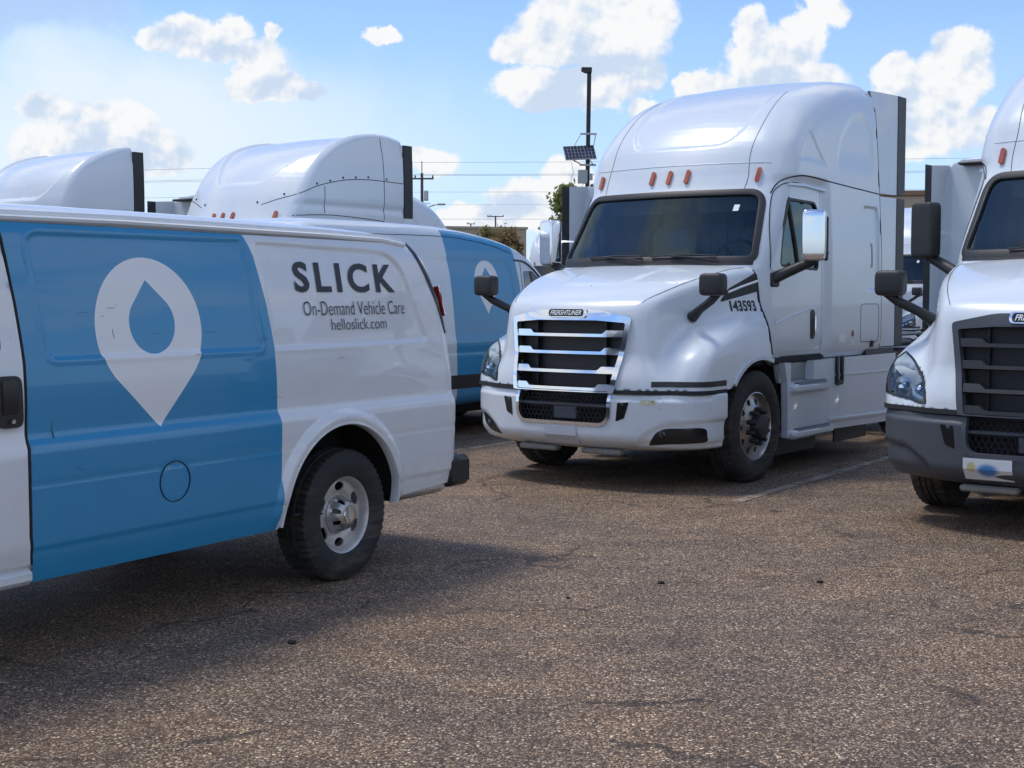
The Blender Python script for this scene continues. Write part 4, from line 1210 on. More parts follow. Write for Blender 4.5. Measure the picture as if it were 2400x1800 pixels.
    for i in range(20): cu.rbox((-1.68 + .03 * (i % 2), -.95 + i * .1, 1.95), (.08, .13, 1.5), .6, 10)
    cu.build('curtain', mat('grey curtain', (.15, .17, .18), .9, var=.15, vscale=6), root, smooth=True)
    for yy in (-.5, .5): MB().box((-.70, yy, 2.52), (.02, .62, .16), .008, Matrix.Rotation(R(35), 3, 'Y')).build('sun_visor', INTERIOR, root, smooth=True)
    # --- side extenders behind the sleeper
    for s in (1, -1):
        for (z0, z1) in ((1.12, 2.695), (2.73, 3.80)):
            zs = np.linspace(z0, z1, 14); V = []; F = []
            wf = onto(cabF, [(-2.86, min(z, 3.74)) for z in zs], 'y')[0][:, 1]
            for z, w0 in zip(zs, wf):
                for q, xx in enumerate((-2.875, -3.02, -3.15, -3.29)):
                    t = q / 3.0; w = w0 - .003 + (1.158 - w0) * (t ** .8)
                    zz = z if z0 < 2 else z0 + (z - z0) * (1 - .02 * t)
                    V += [(xx, s * w, zz), (xx, s * (w - .035), zz)]
            n = len(zs)
            def ix(i, j, k): return (i * 4 + j) * 2 + k
            for i in range(n - 1):
                for j in range(3):
                    F.append((ix(i, j, 0), ix(i, j + 1, 0), ix(i + 1, j + 1, 0), ix(i + 1, j, 0))); F.append((ix(i, j, 1), ix(i + 1, j, 1), ix(i + 1, j + 1, 1), ix(i, j + 1, 1)))
                F.append((ix(i, 3, 0), ix(i, 3, 1), ix(i + 1, 3, 1), ix(i + 1, 3, 0)))
            for j in range(3):
                F.append((ix(0, j, 0), ix(0, j, 1), ix(0, j + 1, 1), ix(0, j + 1, 0))); F.append((ix(n - 1, j, 0), ix(n - 1, j + 1, 0), ix(n - 1, j + 1, 1), ix(n - 1, j, 1)))
            mb = MB(); mb.V = V; mb.F = F; ex = mb.build('side_extender', WHITE, root, smooth=True)
            pe = [V[ix(i, 3, 0)] for i in range(n)]
            Vr = []; Fr = []
            for (x, y, z) in pe: Vr += [(x + .012, y + s * .006, z), (x - .21, y + s * .002, z), (x - .21, y - s * .02, z), (x + .012, y - s * .03, z)]
            for i in range(n - 1):
                for q in range(4): Fr.append((i * 4 + q, i * 4 + (q + 1) % 4, i * 4 + 4 + (q + 1) % 4, i * 4 + 4 + q))
            Fr += [(0, 1, 2, 3), tuple((n - 1) * 4 + q for q in (3, 2, 1, 0))]
            mb = MB(); mb.V = Vr; mb.F = Fr; mb.build('rubber_edge', BLACK, ex)
    seamx = [(-2.872, 1.13), (-2.872, 3.3)]
    for mir in (False, True): seam('extender_gap', cabF, [(-2.868, 1.13), (-2.868, 3.6)], 'y', root, .004, mirror=mir, step=.08)
    MB().box((-3.0, 0, 3.80), (.28, 1.5, .05), .02).build('roof_trim', BLACK, root)
    # --- hood
    P, Q, N = nets(hoodF, (-.28, 0, .78), (1.42, 1.3, 2.05), 0.03)
    c = P[Q].mean(1); inn = hood_solid(c[:, 0], c[:, 1], c[:, 2]) < -0.028
    hood = obj('hood', mesh_np('hood', P, Q, [WHITE, DARKIN], midx=inn.astype(int), normals=N), root)
    for mir in (False, True):
        patch('hood_vent', hood_solid, round_poly([(-.195, 1.865), (-.195, 1.695), (.36, 1.60), (.24, 1.715)], [.02, .02, .03, .06], 4), 'y', BLACK, hood, off=.003, res=.03, mirror=mir)
        Pv, _ = onto(hood_solid, [(-.19, 1.785), (.05, 1.735), (.24, 1.685)], 'y', .008)
        if mir: Pv = Pv * np.array([1, -1, 1.])
        MB().tube(Pv, .011, 6).build('vent_strip', PINWHITE, hood)
        def around(z, ya, xe):
            Pa, Na = onto(hood_solid, [(y, z) for y in np.linspace(ya, 1.165, 14)], 'x'); Pb, Nb = onto(hood_solid, [(x, z) for x in np.linspace(Pa[-1, 0] - .03, xe, 10)], 'y')
            Pt = np.concatenate([Pa, Pb]); Nt = np.concatenate([Na, Nb])
            if mir: Pt = Pt * np.array([1, -1, 1.]); Nt = Nt * np.array([1, -1, 1.])
            return Pt, Nt
        for (z_, ya_, xe_, pf, nm) in ((.918, .82, .61, [(-.022, -.02), (.024, -.02), (.024, .007), (-.022, .007)], 'fender_trim'), (.850, .52, .60, [(-.016, -.04), (.022, -.04), (.020, .010), (-.014, .010)], 'bumper_gap')):
            if nm == 'fender_trim' and mir: continue
            Pt, Nt = around(z_, ya_, xe_); Vt, Ft = sweep_np(Pt, Nt, pf); mb = MB(); mb.V = Vt; mb.F = Ft; mb.build(nm, BLACK if nm == 'fender_trim' else SEAM, hood, smooth=True)
        seam('hood_panel_gap', hood_solid, smooth_poly([(1.10, .665), (.9, .755), (.6, .85), (.3, .92), (-.1, .985)], 4), 'z', hood, .0035, mirror=mir, start=2.6, step=.05)
        ar = [(.605 * math.cos(t), .50 + .605 * math.sin(t)) for t in np.linspace(R(40), R(110), 22)]
        trim('wheel_arch_lip', hood_solid, ar, 'y', [(-.02, -.04), (.016, -.04), (.016, .016), (-.02, .02)], WHITE, hood, False, mirror=mir)
        seam('hood_gap', hood_solid, smooth_poly([(-.198, 1.90), (-.20, 1.6), (-.19, 1.4), (-.205, 1.13)], 4), 'y', hood, .011, mirror=mir, step=.05, off=.003)
        cc = smooth_poly([(.98, .64), (.8, .80), (.5, .92), (.15, 1.0), (-.15, 1.04)], 5)
    for s in (-1, 1):
        hlp = [(s * y, z) for y, z in HL_R]
        L = front_patch('headlight', hood_solid, hlp, LENS, root, off=.004, res=.03)
        trim('bezel', hood_solid, hlp, 'x', [(-.012, -.03), (.008, -.03), (.006, .006), (-.010, .006)], BLACKGLOSS, L, True, 0, .03)
        front_patch('bowl', hood_solid, [(s * (.99 + (abs(y) - .99) * .95), 1.06 + (z - 1.06) * .93) for y, z in hlp], BOWL, L, off=-.06, res=.04)
        front_patch('bowl_shade', hood_solid, [(s * .97, .93), (s * 1.14, .955), (s * 1.15, 1.04), (s * 1.02, 1.05), (s * .98, .99)], BLACKGLOSS, L, off=-.05, res=.04)
        Pb, _ = onto(hood_solid, [(s * 1.04, 1.005), (s * .90, 1.0)], 'x', -.045)
        mb = MB().lathe([(0, .052), (.02, .048), (.036, .034), (.045, .012), (.047, -.03), (0, -.03)], 20, 'x', tuple(Pb[0])); mb.build('projector', CHROME, L, smooth=True)
        mb = MB().lathe([(0, .03), (.02, .028), (.034, .016), (.040, -.03), (0, -.03)], 20, 'x', tuple(Pb[1])); mb.build('projector', CHROME, L, smooth=True)
        front_patch('reflector', hood_solid, [(s * 1.09, 1.225), (s * .87, 1.06), (s * .93, 1.02), (s * 1.16, 1.14)], PINWHITE, L, off=-.02, res=.03)
        front_patch('side_marker', hood_solid, [(s * 1.172, 1.06), (s * 1.165, .965), (s * 1.125, .962), (s * 1.13, 1.05)], AMBER, L, off=-.008, res=.03)
    lettering('unit_number', hood_solid, '143593', .235, -.125, 1.515, 1.615, 'y', INK, hood, off=.003, bold=0.035, space=1.0)
    seam('hood_center_gap', hood_solid, [(.88, -.0), (.86, .0)], 'z', hood, .001)
    # --- grille
    gr = front_patch('grille', hood_solid, GR_OUT, CHROME, root, off=.020, res=.05, thick=.05, holes=[GR_IN], step=.04)
    for k, zb in enumerate((1.305, 1.155, .995, .850)):
        yw = .478 + (zb - .845) / .58 * .088
        y1, y2 = .34 + .02 * (3 - k) * .3, .375 + .02 * (3 - k) * .3
        bar = [(-yw, zb), (yw, zb), (yw, zb + .058), (y2, zb + .058), (y1, zb + .026), (-y1, zb + .026), (-y2, zb + .058), (-yw, zb + .058)]
        front_patch('grille_bar', hood_solid, round_poly(bar, .006, 2), CHROME, gr, off=.010 - .006 * k * 0, res=.05, thick=.05)
    V = [(1.135, y, z) for y, z in ((-.6, .80), (.6, .80), (.6, 1.46), (-.6, 1.46))]
    obj('radiator_screen', mesh_np('radiator_screen', V, [(0, 1, 2, 3)], [BLACK], smooth=False), gr)
    for yy in (-.36, .36): MB().box((1.16, yy, 1.14), (.05, .012, .6)).build('grille_stay', BLACK, gr)
    bd = front_patch('badge', hood_solid, round_poly([(-.205, 1.465), (.205, 1.465), (.205, 1.535), (-.205, 1.535)], .035, 8), CHROME, gr, off=.034, res=.03, thick=.015)
    front_patch('badge_field', hood_solid, round_poly([(-.185, 1.473), (.175, 1.473), (.175, 1.527), (-.185, 1.527)], .027, 8), BLACKGLOSS, bd, off=.036, res=.03)
    lettering('badge_lettering', hood_solid, 'FREIGHTLINER', -.165, .155, 1.482, 1.518, 'x', PINWHITE, bd, off=.038, bold=.02, shear=.3)
    # --- bumper
    P, Q, N = nets(bumperF, (.55, 0, .28), (1.42, 1.3, .90), 0.026)
    c = P[Q].mean(1); inn = bumper_solid(c[:, 0], c[:, 1], c[:, 2]) < -0.024
    bp = obj('bumper', mesh_np('bumper', P, Q, [BUGGY, DARKIN], midx=inn.astype(int), normals=N), root)
    bo = [p for p in BO if p[1] < .83]; u = round_poly([(-.475, .835), (-.475, .63), (-.42, .565), (.42, .565), (.475, .63), (.475, .835)], [.0, .06, .08, .08, .06, .0], 4)
    trim('lower_grille_frame', bumper_solid, u, 'x', [(-.018, -.03), (.018, -.03), (.016, .008), (-.016, .008)], CHROME, bp, False, 0, .04)
    xf = lambda y, z: 1.285 - .36 * (abs(y) / 1.2) ** 3
    honeycomb(-.44, .44, .745, .82, xf).build('mesh_insert', BLACK, bp)
    honeycomb(-.43, -.14, .60, .70, xf).build('mesh_insert', BLACK, bp); honeycomb(.14, .43, .60, .70, xf).build('mesh_insert', BLACK, bp)
    MB().box((1.26, 0, .722), (.06, .92, .03), .008).box((1.25, 0, .652), (.06, .25, .12), .01).build('radar_cover', GREYPL, bp, smooth=True)
    V = [(1.16, y, z) for y, z in ((-.5, .54), (.5, .54), (.5, .86), (-.5, .86))]; obj('backing', mesh_np('backing', V, [(0, 1, 2, 3)], [DARKIN], smooth=False), bp)
    for s in (-1, 1):
        front_patch('air_slot', bumper_solid, round_poly([(s * .555, .76), (s * .655, .765), (s * .615, .63), (s * .540, .60)], .012, 3), BLACKGLOSS, bp, off=.003, res=.03)
        fpoly = round_poly([(.79, .405), (.865, .52), (.93, .552), (1.18, .556), (1.18, .43), (.95, .42)], [.01, .04, .05, .04, .03, .03], 4) if s > 0 else round_poly([(-.735, .41), (-.80, .51), (-.90, .56), (-1.03, .60), (-1.0, .50), (-.87, .43)], [.01, .05, .05, .01, .05, .05], 4)
        fl = front_patch('fog_lamp', bumper_solid, fpoly, BLACKGLOSS, bp, off=.004, res=.03)
        MB().lathe([(0, .02), (.03, .014), (.042, 0), (.042, -.05)], 16, 'x', tuple(onto(bumper_solid, [(s * .90, .50)], 'x', -.006)[0][0])).build('fog_lens', LENS, fl, smooth=True)
        tw = MB().box((1.18, s * .33, .325), (.10, .40, .05), .015); tw.build('air_dam', mat('weathered plastic', (.23, .225, .21), .6, var=.2, vscale=15), bp, smooth=True)
    plate = front_patch('licence_plate', bumper_solid, [(-.165, .395), (.165, .395), (.165, .535), (-.165, .535)], mat('pale plate', (.50, .53, .60), .45, var=.12, vscale=6), bp, off=.014, res=.08, thick=.006)
    front_patch('bumper_label', bumper_solid, [(.745, .785), (.745, .75), (.865, .75), (.865, .785)], mat('yellowed label', (.50, .50, .32), .5, var=.1, vscale=30), bp, off=.003, res=.05)
    lettering('label_lettering', bumper_solid, 'NY', .835, .862, .763, .781, 'x', INK, bp, off=.0045)
    # --- cowl quarter below the door and chassis fairing
    for s in (1, -1):
        mir = s < 0
        patch('cowl_quarter', cabF, [(-.205, 1.14), (-.205, 1.90), (-.38, 1.90), (-.395, 1.53), (-.47, 1.33), (-.62, 1.135), (-.64, 1.02), (-.42, 1.02)], 'y', WHITE, root, off=.012, res=.05, thick=.05, mirror=mir)
        f = MB()
        f.prism([(-.60, 1.035), (-.66, .85), (-.675, .55), (-.675, .335), (-1.55, .335), (-1.55, .845), (-.73, .845), (-.73, 1.035)], s * 1.10, s * 1.165, 'y')
        f.prism([(-1.555, 1.04), (-1.555, .345), (-3.30, .315), (-3.30, 1.04)], s * 1.10, s * 1.165, 'y')
        f.build('chassis_fairing', WHITE, root)
        MB().prism([(-.62, 1.035), (-1.55, 1.035), (-1.55, .84), (-.70, .84)], s * 1.03, s * 1.06, 'y').build('step_well', WHITE, root)
        MB().box((-.98, s * 1.072, .945), (.42, .02, .165), .004).build('battery_cover', STEPM, root)
        MB().prism([(-1.24, 1.035), (-1.24, .85), (-1.62, .85), (-1.62, 1.035)], s * 1.07, s * 1.16, 'y').build('step_cheek', WHITE, root)
        for (zz, x0, x1) in ((.835, -.72, -1.52), (.405, -.70, -1.60)):
            st = MB().box(((x0 + x1) / 2, s * 1.14, zz - .045), (x0 - x1, .17, .085), .025).build('step', WHITE, root, smooth=True)
            MB().box(((x0 + x1) / 2 - .02, s * 1.135, zz + .003), ((x0 - x1) * .82, .12, .010), .003).build('tread', GREYPL, st)
            mb = MB()
            for q in range(26): mb.box((x0 - .10 - q * (x0 - x1 - .2) / 25, s * 1.215, zz - .002), (.016, .016, .014), .003)
            mb.build('nosing', STEPM, st)
        # lower edge flare and underside plates
        f = MB().prism([(-1.58, .455), (-3.30, .42), (-3.30, .40), (-1.58, .43)], s * 1.16, s * 1.19, 'y'); f.build('fairing_ridge', WHITE, root)
        MB().prism([(-1.70, .88), (-3.30, .862), (-3.30, .852), (-1.70, .868)], s * 1.163, s * 1.176, 'y').build('fairing_ridge', WHITE, root)
        MB().box((-1.06, s * 1.06, .25), (.86, .02, .16)).build('ground_flap', BLACK, root)
        MB().box((-2.35, s * 1.06, .25), (.80, .02, .14)).build('ground_flap', BLACK, root)
        MB().box((-1.74, s * 1.18, .93), (.045, .03, .26), .008).box((-1.86, s * 1.18, .93), (.045, .03, .26), .008).box((-1.80, s * 1.18, .80), (.16, .03, .05), .01).build('tank_strap', BLACK, root, smooth=True)
        MB().box((-2.9, s * 1.10, 1.07), (.75, .1, .06)).build('cab_skirt', BLACK, root)
        # mirrors
        my = 1.46
        rt = Matrix.Rotation(s * R(20), 3, 'Z'); mc = Vector((-.56, s * my, 2.20)); loc_ = lambda x, y, z: tuple(mc + rt @ Vector((x, s * y, z)))
        mh = MB().rbox(tuple(mc), (.14, .215, .46), .22, 28, rt).build('door_mirror', CHROME, root, smooth=True)
        MB().box(loc_(-.068, 0, 0), (.03, .185, .42), .012, rt).build('mirror_glass', BLACKGLOSS, mh, smooth=True)
        MB().box(loc_(-.02, .102, -.03), (.11, .035, .40), .012, rt).build('mirror_edge', BLACK, mh, smooth=True)
        arm = MB(); arm.tube([(-.42, s * 1.10, 1.80), (-.50, s * 1.20, 1.86), (-.60, s * 1.40, 1.96), (-.60, s * (my + .10), 2.06)], [.055, .05, .045, .035], 10)
        arm.box((-.44, s * 1.12, 1.80), (.17, .05, .13), .015).build('mirror_arm', BLACK, mh, smooth=True)
        hm = MB().rbox((.845, s * 1.20, 1.75), (.14, .22, .19), .38, 28).build('hood_mirror', BLACK, root, smooth=True)
        MB().tube([(.83, s * 1.25, 1.68), (.80, s * 1.16, 1.615), (.74, s * 1.02, 1.54), (.70, s * .92, 1.47)], [.028, .036, .036, .05], 10).build('mirror_arm', BLACK, hm, smooth=True)
        truck_wheel(root, (0, s * 1.06, .498), s)
        # arch liner
        V, F = [], []
        for i, t in enumerate(np.linspace(R(-5), R(185), 20)):
            V += [(.63 * math.cos(t), s * .62, .5 + .63 * math.sin(t)), (.63 * math.cos(t), s * 1.12, .5 + .63 * math.sin(t))]
            if i: F.append((2 * i - 2, 2 * i - 1, 2 * i + 1, 2 * i))
        obj('arch_liner', mesh_np('arch_liner', V, F, [DARKIN]), root)
        for xa in (-4.6, -5.85): truck_wheel(root, (xa, s * 1.06, .498), s, dual=True)
        MB().box((-3.1, s * .43, .85), (7.2, .09, .27)).build('frame_rail', BLACK, root)
        MB().lathe([(0, -.75), (.31, -.75), (.33, -.7), (.33, .7), (.31, .75), (0, .75)], 28, 'x', (-2.3, s * .78, .66)).build('fuel_tank', ALLOY, root, smooth=True)
        MB().box((-5.22, s * 1.05, 1.06), (2.4, .6, .02)).build('mud_flap_bar', BLACK, root)
    MB().box((.45, 0, .8), (.9, 1.1, .6), .05).box((-2.0, 0, .55), (3.2, 1.2, .3)).build('engine_block', DARKIN, root)
    MB().tube([(0, -1.0, .5), (0, 1.0, .5)], .06).build('front_axle', DARKIN, root)
    for xa in (-4.6, -5.85): MB().tube([(xa, -1.0, .5), (xa, 1.0, .5)], .09).build('drive_axle', DARKIN, root)
    MB().box((-5.2, 0, 1.08), (1.0, .9, .08), .03).build('fifth_wheel', BLACK, root, smooth=True)
    return root


TRUCK = build_truck('white sleeper truck with chrome grille, chrome door mirrors and dark number on its hood')

# ---------------------------------------------------------------- the rest of the fleet
over = {'grille': GREYPL, 'grille_bar': GRILLEPL, 'bumper': [GREYPL, DARKIN], 'lower_grille_frame': GREYPL, 'door_mirror': BLACK, 'fog_lamp': GREYPL, 'licence_plate': mat('white plate', (.62, .64, .66), .4, var=.2, vscale=9)}
CAB_PARTS = ('sleeper_cab', 'windscreen', 'cowl', 'roof_cap_gap', 'brow_crease', 'marker_lamp', 'cab_roof_gap', 'side_window', 'door', 'luggage_door_gap', 'latch', 'data_label',
             'dashboard', 'steering_wheel', 'seat', 'curtain', 'sun_visor', 'side_extender', 'extender_gap', 'roof_trim', 'camera_pod')
NO_ID = ('unit_number', 'bumper_label', 'label_lettering', 'data_label')
t = copy_tree(TRUCK, None, over, skip=NO_ID + ('fog_lens',)); t.location = row(.32, 4.06)
t['label'] = 'white truck with dark grey bumper, dark grille and black mirrors, cut by right edge'
pm = bpy.data.materials.new('faded state plate'); pm.use_nodes = True; _T = NT(pm.node_tree)
_o = _T.n('ShaderNodeOutputMaterial'); _b = _T.n('ShaderNodeBsdfPrincipled'); _T.link(_b.outputs[0], _o.inputs[0]); _v = _T.n('ShaderNodeTexCoord').outputs['Object']
def _spot(y, z, ry, rz):
    q = _T.vmath('LENGTH', _T.vmath('MULTIPLY', _T.vmath('SUBTRACT', _v, (0, y, z)), (0, 1 / ry, 1 / rz)), out=1); return _T.ramp(q, 1.2, .5)
_T.link(_T.mix(_spot(.0, .455, .08, .05), _T.mix(_spot(-.11, .475, .035, .04), (.70, .74, .78), (.55, .52, .22)), (.06, .22, .50)), _b.inputs['Base Color']); _b.inputs['Roughness'].default_value = .4
for ch in t.children:
    if ch.name.startswith('bumper'):
        for q in ch.children:
            if q.name.startswith('licence_plate'):
                for sl in q.material_slots: sl.link = 'OBJECT'; sl.material = pm
                q.location = (.002, -.30, .015); q.rotation_euler = (0, 0, 0)
BACK_RZ = T_RZ + math.pi
for (loc, lab) in (((4.0, 28.85), 'white truck parked tail-on, its rear edge panel beside the windscreen of the chrome-grille truck'),
                   ((9.74, 24.45), 'white truck parked tail-on, seen between the two big front trucks'),
                   ((-5.2, 33.1), 'white truck roof seen far off between the two domed roofs above the van'),
                   ((-1.7, 30.6), 'white truck roof curving down behind the black roof edge, by the utility pole')):
    t = copy_tree(TRUCK, None, {'door_mirror': BLACK}, skip=NO_ID + ('fog_lens', 'steering_wheel', 'seat', 'curtain', 'sun_visor', 'tread', 'nosing'))
    t.location = (*loc, 0); t.rotation_euler = (0, 0, BACK_RZ); t['label'] = lab
t = copy_tree(TRUCK, None, {'door_mirror': BLACK}, skip=NO_ID + ('steering_wheel', 'seat')); t.location = (8.9, 33.0, 0)
t['label'] = 'white truck glimpsed in the gap between the two big front trucks, facing the camera'


def old_cab(root, prof, cut, pan, k, seams):
    sp = sd_poly(smooth_poly(prof, 4) + [(prof[-1][0], 1.0)]); pn = sd_poly(round_poly(pan, [.12, .12] + [.15] * (len(pan) - 2), 8))
    W = curve([1.0, 2.0, 2.62, 2.9, 3.2, 3.5, 3.8], [1.14, 1.15, 1.12, 1.13, 1.13, 1.12, 1.08])
    def F(x, y, z):
        ay = np.abs(y); a = sp(x + .20 * ay ** 2 * sstep(x, -2.0, -.6), z + .03 * ay * ay * sstep(z, 2.7, 3.3))
        a = a + .055 * sstep(-pn(y, z), 0.0, .06)
        bulge = .02 * np.exp(-((z - 2.86) / .05) ** 2)
        return np.maximum(smax(a, ay - W(z) + bulge, k), cut - x)
    P, Q, N = nets(F, (cut - .06, 0, .95), (.12, 1.25, 3.95), .034)
    obj('cab', mesh_np('cab', P, Q, [WHITE], normals=N), root)
    w = patch('windscreen', F, WS_OUT, 'x', BLACKGLOSS, root, off=.004, res=.08); trim('gasket', F, WS_OUT, 'x', [(-.04, -.03), (.03, -.03), (.03, .01), (-.036, .006)], BLACK, w, True, 0, .06)
    for yy in (-.86, -.19, 0.0, .19, .86): patch('marker_lamp', F, round_poly([(yy - .022, 2.66), (yy + .022, 2.66), (yy + .022, 2.76), (yy - .022, 2.76)], .018, 3), 'x', AMBER, root, off=.026, res=.03, thick=.03)
    for mir in (False, True):
        g = patch('side_window', F, SW_OUT, 'y', BLACKGLOSS, root, off=.003, res=.08, mirror=mir)
        seam('door_gap', F, round_poly([(-.42, 1.2), (-.40, 1.9), (-.62, 2.60), (-1.46, 2.62), (-1.46, 1.2)], .06), 'y', root, .006, True, mirror=mir, step=.06)
        for sm in seams: seam('fairing_gap', F, smooth_poly(sm, 6), 'y', root, .008, mirror=mir, step=.06)
        if seams:
            P_, N_ = onto(F, [(x, z + .035) for x, z in dens(seams[0], .33, False)], 'y', 0)
            for p, n in zip(P_, N_):
                if mir: p = p * np.array([1, -1, 1.]); n = n * np.array([1, -1, 1.])
                MB().rbox(tuple(p + n * .004), (.03, .02, .03), .8, 8).build('fastener', BLACK, root, smooth=True)
        s = -1 if mir else 1
        P_, N_ = onto(F, [(cut + .02, min(z, 3.7)) for z in np.linspace(1.2, 3.80, 16)], 'y', 0); P_[:, 2] = np.linspace(1.2, 3.80, 16); P_ = P_ * np.array([1, s, 1.])
        for a_, b_ in ((0, 8), (9, 15)):
            V = []; Fc = []; seg = P_[a_:b_ + 1]
            for (x, y, z) in seg:
                y2 = y * .4 + s * 1.135 * .6
                V += [(cut + .01, s * (abs(y2) + .005), z), (cut - .17, s * (abs(y2) + .005), z), (cut - .17, s * (abs(y2) - .03), z), (cut + .01, s * (abs(y2) - .03), z)]
            for i in range(len(seg) - 1):
                for q in range(4): Fc.append((i * 4 + q, i * 4 + (q + 1) % 4, i * 4 + 4 + (q + 1) % 4, i * 4 + 4 + q))
            Fc += [(0, 1, 2, 3), tuple((len(seg) - 1) * 4 + q for q in (3, 2, 1, 0))]
            mb = MB(); mb.V = V; mb.F = Fc; mb.build('rubber_edge', BLACK, root)


skip_old = CAB_PARTS + NO_ID + ('cowl_quarter', 'hood_vent', 'vent_strip', 'fog_lens')
t = copy_tree(TRUCK, None, {}, skip=skip_old); t.location = row(-1.0, -7.5)
t['label'] = 'white truck behind the van, its roof fairing crossed by a seam with fasteners'
old_cab(t, [(.05, 1.0), (.05, 1.6), (.04, 1.93), (-.18, 2.26), (-.39, 2.60), (-.45, 2.70), (-.50, 2.80), (-.62, 3.04), (-.82, 3.32), (-1.08, 3.56), (-1.45, 3.76), (-1.9, 3.90), (-2.3, 3.96), (-2.65, 3.95), (-3.1, 3.86)], -2.86,
        [(-.46, 3.14), (.46, 3.14), (.64, 3.34), (1.0, 3.72), (1.06, 4.4), (-1.06, 4.4), (-1.0, 3.72), (-.64, 3.34)], .12,
        [[(-.60, 2.86), (-.75, 2.96), (-1.1, 3.11), (-1.6, 3.22), (-2.1, 3.26), (-2.85, 3.25)], [(-2.40, 3.86), (-2.42, 3.5), (-2.43, 3.0), (-2.43, 2.72)], [(-1.25, 3.12), (-1.25, 2.76)], [(-.62, 2.70), (-1.4, 2.74), (-2.43, 2.70)]])
t = copy_tree(TRUCK, None, {}, skip=skip_old + ('frame_rail',)); t.location = row(-.2, -11.3)
t['label'] = 'white truck at far left behind the van, its roof fairing hollowed by an oval'
DAY = t
old_cab(t, [(.05, 1.0), (.05, 1.6), (.04, 1.93), (-.18, 2.26), (-.39, 2.60), (-.42, 2.74), (-.43, 2.90), (-.47, 3.12), (-.58, 3.36), (-.80, 3.58), (-1.10, 3.74), (-1.5, 3.86), (-1.95, 3.93), (-2.4, 3.94)], -1.88,
        [(-.66, 3.02), (.66, 3.02), (.82, 3.20), (1.02, 3.60), (1.06, 4.4), (-1.06, 4.4), (-1.02, 3.60), (-.82, 3.20)], .11, [])
t = copy_tree(DAY, None, {}); t.location = (1.3, 45.0, 0); t.rotation_euler = (0, 0, T_RZ + R(12))
t['label'] = 'white short-roofed truck far behind the blue and white van'

# the truck in the middle shows no lamp on its near fender in the photograph
P, Q, N = nets(hood_oneF, (-.28, -1.3, .78), (1.42, 1.3, 2.05), 0.03, sym=False)
c = P[Q].mean(1); inn = hood_solid(c[:, 0], c[:, 1], c[:, 2]) < -0.028
for ch in list(TRUCK.children):
    b = ch.name.split('.')[0]
    if b == 'hood': ch.data = mesh_np('hood', P, Q, [WHITE, DARKIN], midx=inn.astype(int), normals=N)
    if b == 'headlight' and ch.data.vertices[0].co.y > 0:
        for q in list(ch.children): bpy.data.objects.remove(q)
        bpy.data.objects.remove(ch)

